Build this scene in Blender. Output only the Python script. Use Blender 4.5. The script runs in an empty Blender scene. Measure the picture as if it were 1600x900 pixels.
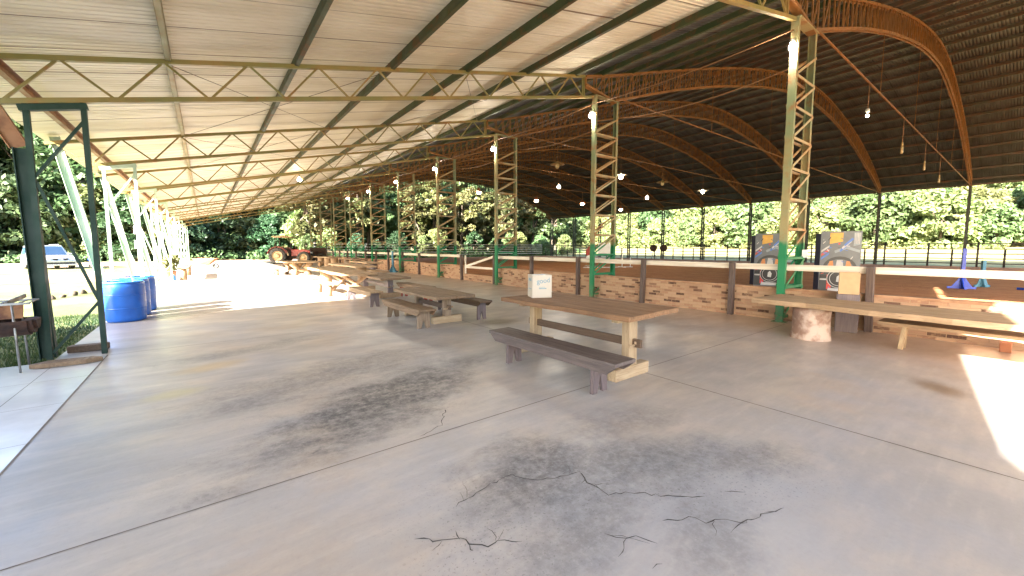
import bpy, math, random
import numpy as np
from mathutils import Vector, Matrix

S = bpy.context.scene
COL = S.collection
rnd = random.Random(7)
R = math.radians

# ------------------------------------------------------------------ helpers
class MB:
    def __init__(s):
        s.v = []; s.f = []; s.m = []; s.sm = []
    def add(s, vs, fs, m=0, smooth=False):
        b = len(s.v)
        s.v += [tuple(p) for p in vs]
        for f in fs:
            s.f.append([b + i for i in f]); s.m.append(m); s.sm.append(smooth)
    def box(s, c, d, rz=0., m=0, rx=0., ry=0.):
        M = Matrix.Translation(c) @ Matrix.Rotation(rz, 4, 'Z') @ Matrix.Rotation(ry, 4, 'Y') @ Matrix.Rotation(rx, 4, 'X')
        x, y, z = d[0] / 2, d[1] / 2, d[2] / 2
        vs = [M @ Vector((a * x, b * y, e * z)) for a in (-1, 1) for b in (-1, 1) for e in (-1, 1)]
        s.add(vs, [(0, 1, 3, 2), (4, 6, 7, 5), (0, 4, 5, 1), (2, 3, 7, 6), (0, 2, 6, 4), (1, 5, 7, 3)], m)
    def box2(s, a, b, m=0):
        s.box([(a[i] + b[i]) / 2 for i in range(3)], [abs(b[i] - a[i]) for i in range(3)], m=m)
    def beam(s, p0, p1, w, h, m=0, up=(0, 0, 1)):
        p0 = Vector(p0); p1 = Vector(p1); d = (p1 - p0).normalized(); u = Vector(up)
        if abs(d.dot(u)) > .99: u = Vector((0, 1, 0))
        r = d.cross(u).normalized(); u = r.cross(d).normalized()
        vs = []
        for p in (p0, p1):
            for a, b in ((-1, -1), (1, -1), (1, 1), (-1, 1)):
                vs.append(p + r * (a * w / 2) + u * (b * h / 2))
        s.add(vs, [(3, 2, 1, 0), (4, 5, 6, 7), (0, 1, 5, 4), (1, 2, 6, 5), (2, 3, 7, 6), (3, 0, 4, 7)], m)
    def tube(s, pts, rad, n=10, m=0, cap=True):
        pts = [Vector(p) for p in pts]
        if not isinstance(rad, (list, tuple)): rad = [rad] * len(pts)
        vs = []; fs = []
        ref = None
        for i, p in enumerate(pts):
            d = (pts[min(i + 1, len(pts) - 1)] - pts[max(i - 1, 0)]).normalized()
            if ref is None:
                ref = Vector((0, 0, 1)) if abs(d.z) < .9 else Vector((1, 0, 0))
            a = d.cross(ref).normalized(); b = d.cross(a).normalized(); ref = -b if False else ref
            for k in range(n):
                t = 2 * math.pi * k / n
                vs.append(p + (a * math.cos(t) + b * math.sin(t)) * rad[i])
        for i in range(len(pts) - 1):
            for k in range(n):
                k2 = (k + 1) % n
                fs.append((i * n + k, i * n + k2, (i + 1) * n + k2, (i + 1) * n + k))
        s.add(vs, fs, m, True)
        if cap:
            b = len(s.v) - len(vs)
            s.f.append([b + k for k in reversed(range(n))]); s.m.append(m); s.sm.append(False)
            s.f.append([b + (len(pts) - 1) * n + k for k in range(n)]); s.m.append(m); s.sm.append(False)
    def lathe(s, prof, n=24, c=(0, 0, 0), m=0, M=None, smooth=True):
        vs = []; fs = []
        for (r, z) in prof:
            for k in range(n):
                t = 2 * math.pi * k / n
                p = Vector((r * math.cos(t), r * math.sin(t), z))
                if M is not None: p = M @ p
                vs.append((p.x + c[0], p.y + c[1], p.z + c[2]))
        for i in range(len(prof) - 1):
            for k in range(n):
                k2 = (k + 1) % n
                fs.append((i * n + k, i * n + k2, (i + 1) * n + k2, (i + 1) * n + k))
        s.add(vs, fs, m, smooth)
    def sphere(s, c, r, n=14, m=0, sx=1, sy=1, sz=1):
        prof = [(max(1e-4, math.sin(math.pi * i / 8)) * r, -math.cos(math.pi * i / 8) * r) for i in range(9)]
        s.lathe(prof, n, c, m, Matrix.Diagonal((sx, sy, sz)))
    def prism(s, pts, vec, m=0, smooth=False):
        n = len(pts); v = Vector(vec)
        a = [Vector(p) for p in pts]; b = [p + v for p in a]
        s.add(a + b, [tuple(reversed(range(n))), tuple(range(n, 2 * n))], m)
        base = len(s.v) - 2 * n
        for i in range(n):
            j = (i + 1) % n
            s.f.append([base + i, base + j, base + n + j, base + n + i]); s.m.append(m); s.sm.append(smooth)
    def build(s, name, mats, parent=None, bevel=0, loc=None):
        me = bpy.data.meshes.new(name)
        me.from_pydata(s.v, [], s.f)
        if not isinstance(mats, (list, tuple)): mats = [mats]
        for mt in mats: me.materials.append(mt)
        me.polygons.foreach_set('material_index', s.m)
        me.polygons.foreach_set('use_smooth', s.sm)
        me.update()
        import bmesh
        bm = bmesh.new(); bm.from_mesh(me)
        bmesh.ops.recalc_face_normals(bm, faces=bm.faces)
        bm.to_mesh(me); bm.free()
        o = bpy.data.objects.new(name, me); COL.objects.link(o)
        if parent is not None: o.parent = parent
        if loc is not None: o.location = loc
        if bevel:
            b = o.modifiers.new('bev', 'BEVEL'); b.width = bevel; b.segments = 2; b.limit_method = 'ANGLE'; b.angle_limit = R(40)
        return o

def tag(o, label, cat, group=None, kind=None):
    o['label'] = label; o['category'] = cat
    if group: o['group'] = group
    if kind: o['kind'] = kind
    return o
def thing(name, label, cat, loc=(0, 0, 0), rz=0., group=None):
    o = bpy.data.objects.new(name, None); COL.objects.link(o)
    o.empty_display_size = .2
    o.location = loc; o.rotation_euler = (0, 0, rz)
    return tag(o, label, cat, group)
def kids(o): return [c for c in bpy.data.objects if c.parent == o]
def copy_tree(o, parent=None):
    ch = kids(o)
    c = o.copy(); COL.objects.link(c)
    if parent is not None: c.parent = parent
    for k in ch: copy_tree(k, c)
    return c
def place(o, loc, rz=0., label=None, group=None, scale=None):
    o.location = loc; o.rotation_euler = (0, 0, rz)
    if label: o['label'] = label
    if group: o['group'] = group
    if scale: o.scale = scale if isinstance(scale, (tuple, list)) else (scale,) * 3
    return o
def struct(o, label=None, cat=None):
    o['kind'] = 'structure'
    if label: o['label'] = label
    if cat: o['category'] = cat
    return o

# ------------------------------------------------------------------ materials
def newmat(name):
    m = bpy.data.materials.new(name); m.use_nodes = True
    nt = m.node_tree; nt.nodes.clear()
    out = nt.nodes.new('ShaderNodeOutputMaterial')
    b = nt.nodes.new('ShaderNodeBsdfPrincipled')
    nt.links.new(b.outputs[0], out.inputs[0])
    return m, nt, b, out
class G:
    """tiny node-graph writer"""
    def __init__(s, nt): s.nt = nt
    def n(s, t, **kw):
        x = s.nt.nodes.new(t)
        for k, v in kw.items(): setattr(x, k, v)
        return x
    def set(s, sock, v):
        if hasattr(v, 'is_linked') or isinstance(v, bpy.types.NodeSocket): s.nt.links.new(v, sock)
        else:
            if sock.type == 'RGBA' and len(v) == 3: v = (*v, 1)
            sock.default_value = v
    def math(s, op, a, b=0., c=0., clamp=False):
        x = s.n('ShaderNodeMath', operation=op, use_clamp=clamp)
        s.set(x.inputs[0], a); s.set(x.inputs[1], b); s.set(x.inputs[2], c)
        return x.outputs[0]
    def mix(s, f, a, b, blend='MIX'):
        x = s.n('ShaderNodeMix', data_type='RGBA', blend_type=blend)
        s.set(x.inputs['Factor'], f); s.set(x.inputs[6], a); s.set(x.inputs[7], b)
        return x.outputs[2]
    def coord(s, kind='Object', scale=(1, 1, 1), rot=(0, 0, 0), loc=(0, 0, 0), rand=False):
        if kind == 'World':
            src = s.n('ShaderNodeNewGeometry').outputs['Position']
        else:
            src = s.n('ShaderNodeTexCoord').outputs[kind]
        if rand:
            oi = s.n('ShaderNodeObjectInfo')
            mul = s.math('MULTIPLY', oi.outputs['Random'], 37.)
            va = s.n('ShaderNodeVectorMath', operation='ADD')
            s.nt.links.new(src, va.inputs[0]); s.nt.links.new(mul, va.inputs[1])
            src = va.outputs[0]
        mp = s.n('ShaderNodeMapping')
        s.nt.links.new(src, mp.inputs[0])
        mp.inputs['Scale'].default_value = scale; mp.inputs['Rotation'].default_value = rot; mp.inputs['Location'].default_value = loc
        return mp.outputs[0]
    def noise(s, vec, scale=5, detail=4, rough=.55, dist=0.):
        x = s.n('ShaderNodeTexNoise')
        s.set(x.inputs['Vector'], vec); s.set(x.inputs['Scale'], scale); s.set(x.inputs['Detail'], detail)
        s.set(x.inputs['Roughness'], rough); s.set(x.inputs['Distortion'], dist)
        return x.outputs['Fac']
    def ramp(s, f, lo, hi, a=0., b=1.):
        if lo > hi: lo, hi, a, b = hi, lo, b, a
        x = s.n('ShaderNodeMapRange', interpolation_type='SMOOTHSTEP')
        s.set(x.inputs[0], f); s.set(x.inputs[1], lo); s.set(x.inputs[2], hi); s.set(x.inputs[3], a); s.set(x.inputs[4], b)
        return x.outputs[0]
    def sep(s, vec):
        x = s.n('ShaderNodeSeparateXYZ'); s.set(x.inputs[0], vec); return x.outputs
    def bump(s, h, strength=.3, dist=.02):
        x = s.n('ShaderNodeBump'); s.set(x.inputs['Height'], h); x.inputs['Strength'].default_value = strength; x.inputs['Distance'].default_value = dist
        return x.outputs[0]

def plain(name, a, b=None, scale=6, rough=.6, metal=0., bump=0., detail=5, kind='Object', lo=.35, hi=.65, spec=.5, rscale=None):
    m, nt, p, out = newmat(name); g = G(nt)
    b = b or tuple(x * .75 for x in a)
    v = g.coord(kind, rscale or (1, 1, 1), rand=(kind == 'Object'))
    n = g.noise(v, scale, detail)
    g.set(p.inputs['Base Color'], g.mix(g.ramp(n, lo, hi), a, b))
    n2 = g.noise(v, scale * 3.1, 3)
    g.set(p.inputs['Roughness'], g.ramp(n2, .2, .8, max(.05, rough - .12), min(1, rough + .12)))
    p.inputs['Metallic'].default_value = metal
    p.inputs['Specular IOR Level'].default_value = spec
    if bump: g.set(p.inputs['Normal'], g.bump(g.noise(v, scale * 4, 4), bump, .01))
    return m
def wood(name, a, b, axis=1, rough=.65, dark=(.07, .045, .03), grain=9.):
    m, nt, p, out = newmat(name); g = G(nt)
    sc = [grain, grain, grain]; sc[axis] = grain * .07
    v = g.coord('Object', tuple(sc), rand=True)
    n = g.noise(v, 2.2, 8, .65, 1.2)
    n2 = g.noise(g.coord('Object', (1, 1, 1), rand=True), 1.7, 4)
    c = g.mix(g.ramp(n, .3, .7), a, b)
    fine = g.noise(v, 9, 4, .7)
    c = g.mix(g.ramp(fine, .56, .74, 0, .65), c, dark)
    c = g.mix(g.ramp(n2, .5, .75, 0, .5), c, tuple(x * .55 for x in b))
    g.set(p.inputs['Base Color'], c)
    g.set(p.inputs['Roughness'], g.ramp(n, .2, .8, rough - .12, rough + .15))
    g.set(p.inputs['Normal'], g.bump(n, .5, .006))
    return m
def emis(name, col, st):
    m, nt, p, out = newmat(name)
    p.inputs['Base Color'].default_value = (.9, .9, .9, 1)
    p.inputs['Emission Color'].default_value = (*col, 1); p.inputs['Emission Strength'].default_value = st
    return m

def rusty(name, paint, paint2, rust, lo, hi, rough=.5, zsplit=None, low=None):
    m, nt, p, out = newmat(name); g = G(nt)
    v = g.coord('World')
    n = g.noise(v, 3.1, 7, .65)
    n1 = g.noise(v, 1.1, 3)
    c = g.mix(g.ramp(n1, .4, .62), paint, paint2)
    c = g.mix(g.ramp(n, lo, hi), c, rust)
    if zsplit is not None:
        z = g.sep(v)[2]
        zz = g.math('ADD', z, g.math('MULTIPLY', g.noise(v, 6, 3), .25))
        dirt = g.noise(v, 14, 5, .7)
        lowc = g.mix(g.ramp(dirt, .62, .8), low, tuple(x * .45 for x in low))
        lowc = g.mix(g.math('MULTIPLY', g.ramp(zz, .6, .15), g.ramp(dirt, .35, .7)), lowc, (.16, .10, .06))
        c = g.mix(g.ramp(zz, zsplit, zsplit + .12), lowc, c)
    g.set(p.inputs['Base Color'], c)
    g.set(p.inputs['Roughness'], g.ramp(n, .3, .8, rough - .1, rough + .25))
    g.set(p.inputs['Normal'], g.bump(g.noise(v, 40, 3), .12, .004))
    return m

M = {}
M['col'] = rusty('column_paint', (.20, .24, .13), (.30, .25, .12), (.30, .13, .045), .48, .72, .5, 1.75, (.006, .17, .062))
M['lace'] = rusty('lacing_paint', (.36, .30, .17), (.40, .26, .11), (.33, .14, .05), .45, .7, .5, 1.75, (.008, .18, .068))
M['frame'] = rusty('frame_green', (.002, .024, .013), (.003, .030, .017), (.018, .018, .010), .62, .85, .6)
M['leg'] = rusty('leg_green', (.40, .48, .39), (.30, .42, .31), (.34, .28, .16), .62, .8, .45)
M['truss'] = rusty('truss_paint', (.19, .165, .05), (.27, .18, .055), (.28, .12, .035), .5, .75, .5)
M['arch'] = rusty('arch_primer', (.25, .10, .02), (.20, .09, .027), (.11, .045, .014), .5, .75, .55)
M['purlin'] = rusty('purlin_green', (.035, .05, .013), (.05, .052, .016), (.13, .058, .02), .48, .68, .6)
M['purlin2'] = rusty('purlin_oxide', (.085, .045, .025), (.06, .05, .03), (.11, .05, .025), .5, .7, .6)
M['eave'] = rusty('eave_oxide', (.30, .13, .05), (.24, .13, .06), (.15, .06, .03), .5, .75, .55)
M['farcol'] = rusty('far_column_paint', (.03, .035, .025), (.04, .04, .03), (.07, .04, .02), .5, .75, .6)

def sheet_mat(name, a, b, rust, rough):
    m, nt, p, out = newmat(name); g = G(nt)
    v = g.coord('World')
    x, y, z = g.sep(v)
    n = g.noise(g.coord('World', (.35, 1.6, 1)), 1.3, 6, .6)
    c = g.mix(g.ramp(n, .35, .68), a, b)
    # lap joints between neighbouring sheets: dirt and rust that gathers in the overlap
    f = g.math('FRACT', g.math('DIVIDE', g.math('ADD', y, 20.), .985))
    wob = g.math('MULTIPLY', g.noise(g.coord('World', (.6, 3, 1)), 2, 3), .03)
    lap = g.math('LESS_THAN', f, g.math('ADD', wob, .012))
    lap = g.math('MULTIPLY', lap, .9)
    c = g.mix(lap, c, rust)
    streak = g.noise(g.coord('World', (.25, 9, 1)), 2.0, 4)
    c = g.mix(g.ramp(streak, .62, .8, 0, .5), c, tuple(k * .55 for k in b))
    g.set(p.inputs['Base Color'], c)
    g.set(p.inputs['Roughness'], g.ramp(n, .2, .8, rough - .1, rough + .15))
    p.inputs['Metallic'].default_value = .15
    return m
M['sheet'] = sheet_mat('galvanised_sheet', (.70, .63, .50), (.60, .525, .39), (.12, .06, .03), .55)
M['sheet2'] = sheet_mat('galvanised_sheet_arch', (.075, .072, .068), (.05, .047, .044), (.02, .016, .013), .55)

def ellipse(g, x, y, cx, cy, rx, ry, rot, nz, amt=.55):
    c, s_ = math.cos(rot), math.sin(rot)
    dx = g.math('SUBTRACT', x, cx); dy = g.math('SUBTRACT', y, cy)
    u = g.math('DIVIDE', g.math('ADD', g.math('MULTIPLY', dx, c), g.math('MULTIPLY', dy, s_)), rx)
    w = g.math('DIVIDE', g.math('SUBTRACT', g.math('MULTIPLY', dy, c), g.math('MULTIPLY', dx, s_)), ry)
    d = g.math('SQRT', g.math('ADD', g.math('MULTIPLY', u, u), g.math('MULTIPLY', w, w)))
    d = g.math('ADD', d, g.math('MULTIPLY', g.math('SUBTRACT', nz, .5), amt * 2))
    return g.ramp(d, 1.15, .25)

def floor_mat():
    m, nt, p, out = newmat('polished_concrete'); g = G(nt)
    v = g.coord('World'); x, y, z = g.sep(v)
    big = g.noise(v, .45, 5, .6, .6)
    mid = g.noise(g.coord('World', (1, 1.8, 1), (0, 0, .5)), 1.1, 7, .58, .15)
    fine = g.noise(v, 9, 6, .7)
    spk = g.noise(v, 45, 4, .85); grit = g.noise(v, 22, 6, .8)
    c = g.mix(g.ramp(big, .35, .65), (.43, .385, .345), (.36, .345, .335))
    c = g.mix(g.ramp(mid, .45, .75, 0, .6), c, (.31, .295, .285))
    c = g.mix(g.ramp(mid, .5, .3, 0, .55), c, (.53, .46, .385))
    warm = g.noise(g.coord('World', (1, 1, 1), loc=(31, 7, 3)), .9, 5, .6)
    c = g.mix(g.ramp(warm, .50, .74, 0, .42), c, (.46, .34, .23))
    cool = g.noise(g.coord('World', (1, 1, 1), loc=(5, 17, 9)), .8, 6, .65)
    c = g.mix(g.ramp(cool, .46, .72, 0, .5), c, (.34, .36, .41))
    # dark worn stains
    nz = g.noise(g.coord('World', (1, 1.6, 1), (0, 0, .35)), 2.0, 8, .68, .4)
    st = None
    for (cx, cy, rx, ry, rot, k) in ((1.45, 4.05, 1.7, .75, .5, .95), (1.2, 5.3, 1.9, .75, .3, .5), (2.6, 4.6, .9, .4, .4, .5),
                                     (1.75, 2.1, .75, .5, .4, .75), (2.5, 1.7, 1.0, .5, -.4, .6), (1.7, 1.5, .8, .35, .2, .5), (2.9, 2.2, .9, .4, -.2, .35), (3.2, 1.2, .6, .3, -.5, .5),
                                     (.5, 7.4, 1.4, .35, .3, .4), (2.2, 1.0, .5, .3, .2, .42)):
        e = g.math('MULTIPLY', ellipse(g, x, y, cx, cy, rx, ry, rot, nz, .8), k)
        st = e if st is None else g.math('MAXIMUM', st, e)
    stk = g.noise(g.coord('World', (.9, 6, 1), (0, 0, -.12)), 2.0, 5, .55, .15)
    st = g.math('MULTIPLY', st, g.math('MULTIPLY', g.ramp(fine, .3, .62, .45, 1.), g.ramp(grit, .3, .62, .5, 1.1)))
    c = g.mix(g.ramp(stk, .48, .8, 0, .32), c, (.26, .255, .26))
    c = g.mix(g.ramp(stk, .5, .22, 0, .32), c, (.56, .52, .46))
    c = g.mix(g.math('MULTIPLY', ellipse(g, x, y, 2.35, 1.2, 1.7, .95, -.5, nz, .6), .6), c, (.285, .32, .385))  # bluish stain, partly sky reflection painted into the floor colour
    c = g.mix(st, c, (.058, .059, .064))
    halo = None
    for (cx, cy, rx, ry, rot) in ((1.6, 1.9, 1.1, .75, .2), (1.5, 4.2, 2.2, 1.1, .5), (2.8, 1.3, 1.2, .6, -.4)):
        e = ellipse(g, x, y, cx, cy, rx, ry, rot, nz, .7); halo = e if halo is None else g.math('MAXIMUM', halo, e)
    pit = g.noise(v, 55, 2, .6)
    c = g.mix(g.math('MULTIPLY', g.ramp(pit, .59, .70), g.math('MULTIPLY', halo, .6)), c, (.075, .072, .07))
    for (cx, cy, rx, ry, rot, colr, k) in ((4.92, 6.85, .5, .42, 0, (.13, .095, .06), .85), (6.55, .55, .42, .22, .6, (.16, .10, .05), .7),
                                           (.0, 6.6, .5, .25, .3, (.42, .30, .14), .6), (-.35, 5.6, .35, .2, .2, (.48, .42, .18), .5)):
        c = g.mix(g.math('MULTIPLY', ellipse(g, x, y, cx, cy, rx, ry, rot, nz, .25), k), c, colr)
    # reddish dust carried over from the sand arena along the wall
    dust = g.math('MULTIPLY', g.ramp(g.math('ADD', x, g.math('MULTIPLY', mid, 2.)), 7.5, 10.8), .6)
    c = g.mix(dust, c, (.36, .22, .12))
    c = g.mix(g.ramp(grit, .45, .8, 0, .3), c, (.24, .22, .21))
    c = g.mix(g.ramp(grit, .45, .2, 0, .3), c, (.56, .51, .46))
    c = g.mix(g.ramp(spk, .62, .78, 0, .5), c, (.12, .09, .085))
    g.set(p.inputs['Base Color'], c)
    r = g.ramp(mid, .3, .72, .295, .46)
    g.set(p.inputs['Roughness'], g.math('ADD', r, g.math('MULTIPLY', st, .15)))
    g.set(p.inputs['Normal'], g.bump(g.noise(v, 2.2, 2, .5), .10, .02))
    return m
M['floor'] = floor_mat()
M['joint'] = plain('joint_dirt', (.13, .11, .095), (.20, .17, .14), 6, .9, kind='World')
M['crack'] = plain('crack_dirt', (.04, .038, .037), (.08, .075, .07), 20, .95, kind='World')

def tile_mat():
    m, nt, p, out = newmat('veranda_tile'); g = G(nt)
    v = g.coord('World'); x, y, z = g.sep(v)
    fx = g.math('FRACT', g.math('DIVIDE', g.math('ADD', x, 50 + 1.22), .55)); fy = g.math('FRACT', g.math('DIVIDE', g.math('ADD', y, 50.1), 1.1))
    gr = g.math('MAXIMUM', g.math('LESS_THAN', fx, .014), g.math('LESS_THAN', fy, .006))
    n = g.noise(v, 1.8, 6, .6)
    c = g.mix(g.ramp(n, .35, .68), (.66, .68, .69), (.56, .57, .58))
    c = g.mix(g.ramp(g.noise(v, .8, 4), .55, .75, 0, .4), c, (.45, .36, .26))
    g.set(p.inputs['Base Color'], g.mix(gr, c, (.10, .09, .08)))
    g.set(p.inputs['Roughness'], g.math('ADD', g.ramp(n, .3, .7, .10, .22), g.math('MULTIPLY', gr, .5)))
    return m
M['tile'] = tile_mat()

def sand_mat():
    m, nt, p, out = newmat('arena_sand'); g = G(nt)
    v = g.coord('World')
    a = g.noise(v, 1.2, 8, .7); b = g.noise(v, 7, 5, .7)
    c = g.mix(g.ramp(a, .35, .65), (.50, .21, .08), (.40, .155, .055))
    c = g.mix(g.ramp(b, .5, .75, 0, .7), c, (.48, .23, .10))
    c = g.mix(g.ramp(b, .45, .28, 0, .6), c, (.16, .06, .025))
    g.set(p.inputs['Base Color'], c); p.inputs['Roughness'].default_value = .95
    g.set(p.inputs['Normal'], g.bump(g.math('ADD', a, g.math('MULTIPLY', b, .5)), 1., .12))
    return m
M['sand'] = sand_mat()
def ground_mat():
    m, nt, p, out = newmat('mown_grass'); g = G(nt)
    v = g.coord('World'); x, y, z = g.sep(v)
    a = g.noise(v, .22, 6, .6); b = g.noise(v, 6, 6, .75); e = g.noise(v, .9, 5, .65)
    c = g.mix(g.ramp(a, .38, .62), (.10, .125, .035), (.21, .20, .075))
    c = g.mix(g.ramp(e, .55, .72, 0, .7), c, (.25, .21, .11))
    c = g.mix(g.ramp(b, .52, .3, 0, .6), c, (.03, .045, .012))
    g.set(p.inputs['Base Color'], c); p.inputs['Roughness'].default_value = .95
    g.set(p.inputs['Normal'], g.bump(b, .8, .05))
    return m
M['ground'] = ground_mat()
M['field'] = plain('dry_field_grass', (.30, .25, .10), (.16, .155, .05), .5, .95, bump=.6, kind='World')
M['dirt'] = plain('track_dirt', (.36, .22, .14), (.27, .19, .12), .7, .95, bump=.5, kind='World')
def brick_mat():
    m, nt, p, out = newmat('clay_brick'); g = G(nt)
    v = g.coord('World'); x, y, z = g.sep(v)
    cmb = g.n('ShaderNodeCombineXYZ'); g.set(cmb.inputs[0], g.math('ADD', y, 30.)); g.set(cmb.inputs[1], g.math('ADD', z, .012)); 
    br = g.n('ShaderNodeTexBrick'); g.set(br.inputs['Vector'], cmb.outputs[0])
    br.inputs['Scale'].default_value = 1; br.inputs['Brick Width'].default_value = .235; br.inputs['Row Height'].default_value = .068
    br.inputs['Mortar Size'].default_value = .007; br.inputs['Mortar Smooth'].default_value = .3; br.inputs['Bias'].default_value = -.25
    br.inputs['Color1'].default_value = (0, 0, 0, 1); br.inputs['Color2'].default_value = (1, 1, 1, 1); br.inputs['Mortar'].default_value = (.5, .5, .5, 1)
    t = br.outputs['Color']; rgb = g.n('ShaderNodeSeparateColor'); g.set(rgb.inputs[0], t); k = rgb.outputs[0]
    c = g.mix(g.ramp(k, .1, .55), (.41, .265, .165), (.31, .17, .105))
    c = g.mix(g.ramp(k, .5, .7), c, (.085, .042, .028))
    n = g.noise(v, 8, 5, .7)
    c = g.mix(g.ramp(n, .45, .7, 0, .6), c, (.46, .29, .16))
    c = g.mix(br.outputs['Fac'], c, (.38, .25, .15))
    big = g.noise(v, .8, 4)
    c = g.mix(g.ramp(big, .5, .7, 0, .4), c, (.24, .12, .07))
    g.set(p.inputs['Base Color'], c); p.inputs['Roughness'].default_value = .92
    g.set(p.inputs['Normal'], g.bump(g.math('SUBTRACT', g.math('MULTIPLY', n, .3), br.outputs['Fac']), .9, .012))
    return m
M['brick'] = brick_mat()
M['cap'] = plain('wall_cap_mortar', (.40, .24, .14), (.30, .16, .09), 5, .9, bump=.4, kind='World')

M['rail'] = plain('painted_board', (.72, .66, .56), (.58, .50, .40), 3, .6, bump=.15, rscale=(1, .25, 6))
M['postwood'] = wood('fence_post_wood', (.12, .085, .07), (.07, .045, .038), 2)
M['w_top'] = wood('table_top_wood', (.27, .145, .07), (.17, .09, .045), 1)
M['w_pale'] = wood('pale_sawn_wood', (.44, .33, .20), (.30, .21, .125), 2)
M['w_paley'] = wood('pale_beam_wood', (.46, .35, .22), (.33, .23, .135), 0)
M['w_dark'] = wood('dark_beam_wood', (.12, .075, .045), (.075, .045, .028), 1)
M['w_grey'] = wood('weathered_bench_wood', (.14, .11, .10), (.085, .066, .064), 1, .5)
M['w_greyz'] = wood('weathered_leg_wood', (.17, .13, .13), (.11, .085, .09), 2, .55)
M['w_brown'] = wood('brown_seat_wood', (.25, .165, .095), (.16, .10, .06), 1, .6)
M['w_brownz'] = wood('brown_leg_wood', (.30, .22, .15), (.19, .13, .085), 2, .6)
M['w_tan'] = wood('tan_slab_wood', (.40, .28, .17), (.28, .18, .10), 1)
M['w_tanz'] = wood('tan_log_wood', (.42, .27, .15), (.27, .165, .085), 2)
M['bark'] = plain('log_bark', (.46, .36, .30), (.26, .16, .12), 5, .9, bump=.8, lo=.4, hi=.6)
M['trunk'] = plain('tree_bark', (.13, .10, .07), (.07, .055, .04), 5, .95, bump=.6, rscale=(1, 1, .3))
M['red'] = plain('red_paint', (.36, .025, .02), (.26, .03, .02), 6, .45)
M['blue'] = plain('blue_plastic', (.012, .12, .52), (.008, .09, .42), 3, .38)
M['bluelid'] = plain('pale_blue_plastic', (.10, .30, .60), (.06, .22, .52), 3, .4)
M['cyanpaint'] = plain('faded_blue_paint', (.07, .22, .32), (.05, .16, .25), 4, .5)
M['bluepaint'] = plain('blue_paint', (.01, .055, .50), (.01, .04, .36), 4, .42)
M['card'] = plain('pale_cardboard', (.60, .54, .46), (.53, .47, .39), 3, .8)
M['card2'] = plain('brown_cardboard', (.50, .33, .18), (.43, .28, .15), 3, .8)
M['print'] = plain('printed_ink', (.27, .38, .44), (.22, .33, .40), 20, .7)
M['paper'] = plain('white_bag', (.75, .76, .77), (.62, .65, .68), 9, .5)
M['steel'] = plain('dull_steel', (.32, .32, .31), (.20, .19, .18), 7, .45, .8)
M['rust'] = plain('rusty_steel', (.065, .03, .018), (.03, .016, .012), 7, .8, .2, .3)
M['hide'] = plain('rusty_orange_sheet', (.30, .14, .055), (.10, .035, .016), 4, .7, 0, .3)
M['darkrail'] = plain('fence_pipe', (.022, .016, .013), (.015, .011, .009), 4, .6)
M['whiterail'] = plain('pale_fence_rail', (.74, .75, .76), (.60, .61, .62), 2, .5)
M['white'] = plain('white_paint', (.78, .78, .77), (.68, .68, .67), 4, .45)
M['black'] = plain('black_rubber', (.022, .021, .02), (.035, .032, .03), 8, .75)
M['tyre'] = plain('dusty_tyre', (.075, .068, .06), (.035, .032, .03), 6, .85)
M['hub'] = plain('tan_hub_paint', (.48, .33, .17), (.38, .24, .12), 6, .55)
M['canopy'] = plain('tan_canopy', (.50, .36, .20), (.30, .14, .06), 2, .6)
M['silver'] = plain('silver_car_paint', (.50, .52, .56), (.47, .49, .53), 2, .25, .55)
M['glass'] = plain('dark_window_glass', (.02, .045, .09), (.025, .05, .10), 2, .1)
M['lampglass'] = plain('headlamp_glass', (.62, .64, .66), (.5, .52, .54), 3, .12)
M['terracotta'] = plain('terracotta', (.42, .17, .085), (.34, .13, .07), 5, .8)
M['stone'] = plain('rough_stone', (.09, .07, .05), (.05, .04, .03), 6, .9, bump=.6)
M['cable'] = plain('orange_cable', (.26, .12, .045), (.20, .10, .04), 6, .6)
M['bulb'] = emis('bulb_white', (1, .93, .80), 60)
M['bulbw'] = emis('bulb_warm', (1, .80, .52), 10)
M['bulboff'] = plain('bulb_unlit', (.55, .42, .22), (.48, .36, .2), 4, .3)
M['shade_r'] = plain('lampshade_rust', (.34, .10, .035), (.22, .07, .03), 5, .5)
M['shade_y'] = plain('lampshade_brass', (.42, .29, .11), (.33, .22, .09), 5, .45)
M['shade_w'] = plain('lampshade_white', (.70, .64, .52), (.60, .54, .44), 5, .4)
M['wallpaint'] = plain('blocker_plaster', (.62, .58, .50), (.54, .50, .43), 1.2, .85, kind='World')
M['rooftile'] = plain('clay_roof_tile', (.32, .13, .07), (.22, .09, .05), 6, .85, kind='World')

def leaf_mat(name, a, b, c3, trans=.3):
    m, nt, p, out = newmat(name); g = G(nt)
    oi = g.n('ShaderNodeObjectInfo')
    v = g.coord('Object', rand=True)
    n = g.noise(v, .45, 3); n2 = g.noise(v, 3.5, 3)
    c = g.mix(g.ramp(n, .38, .62), a, b)
    c = g.mix(g.ramp(n2, .52, .75, 0, .8), c, c3)
    hs = g.n('ShaderNodeHueSaturation'); g.set(hs.inputs['Color'], c)
    g.set(hs.inputs['Value'], g.ramp(oi.outputs['Random'], 0., 1., .7, 1.3)); 
    rr = g.math('FRACT', g.math('MULTIPLY', oi.outputs['Random'], 7.31))
    g.set(hs.inputs['Hue'], g.ramp(rr, 0, 1, .475, .52))
    g.set(p.inputs['Base Color'], hs.outputs[0]); p.inputs['Roughness'].default_value = .55
    p.inputs['Specular IOR Level'].default_value = .35
    tr = g.n('ShaderNodeBsdfTranslucent'); g.set(tr.inputs[0], hs.outputs[0])
    mx = g.n('ShaderNodeMixShader'); mx.inputs[0].default_value = trans
    nt.links.new(p.outputs[0], mx.inputs[1]); nt.links.new(tr.outputs[0], mx.inputs[2]); nt.links.new(mx.outputs[0], out.inputs[0])
    return m
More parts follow.
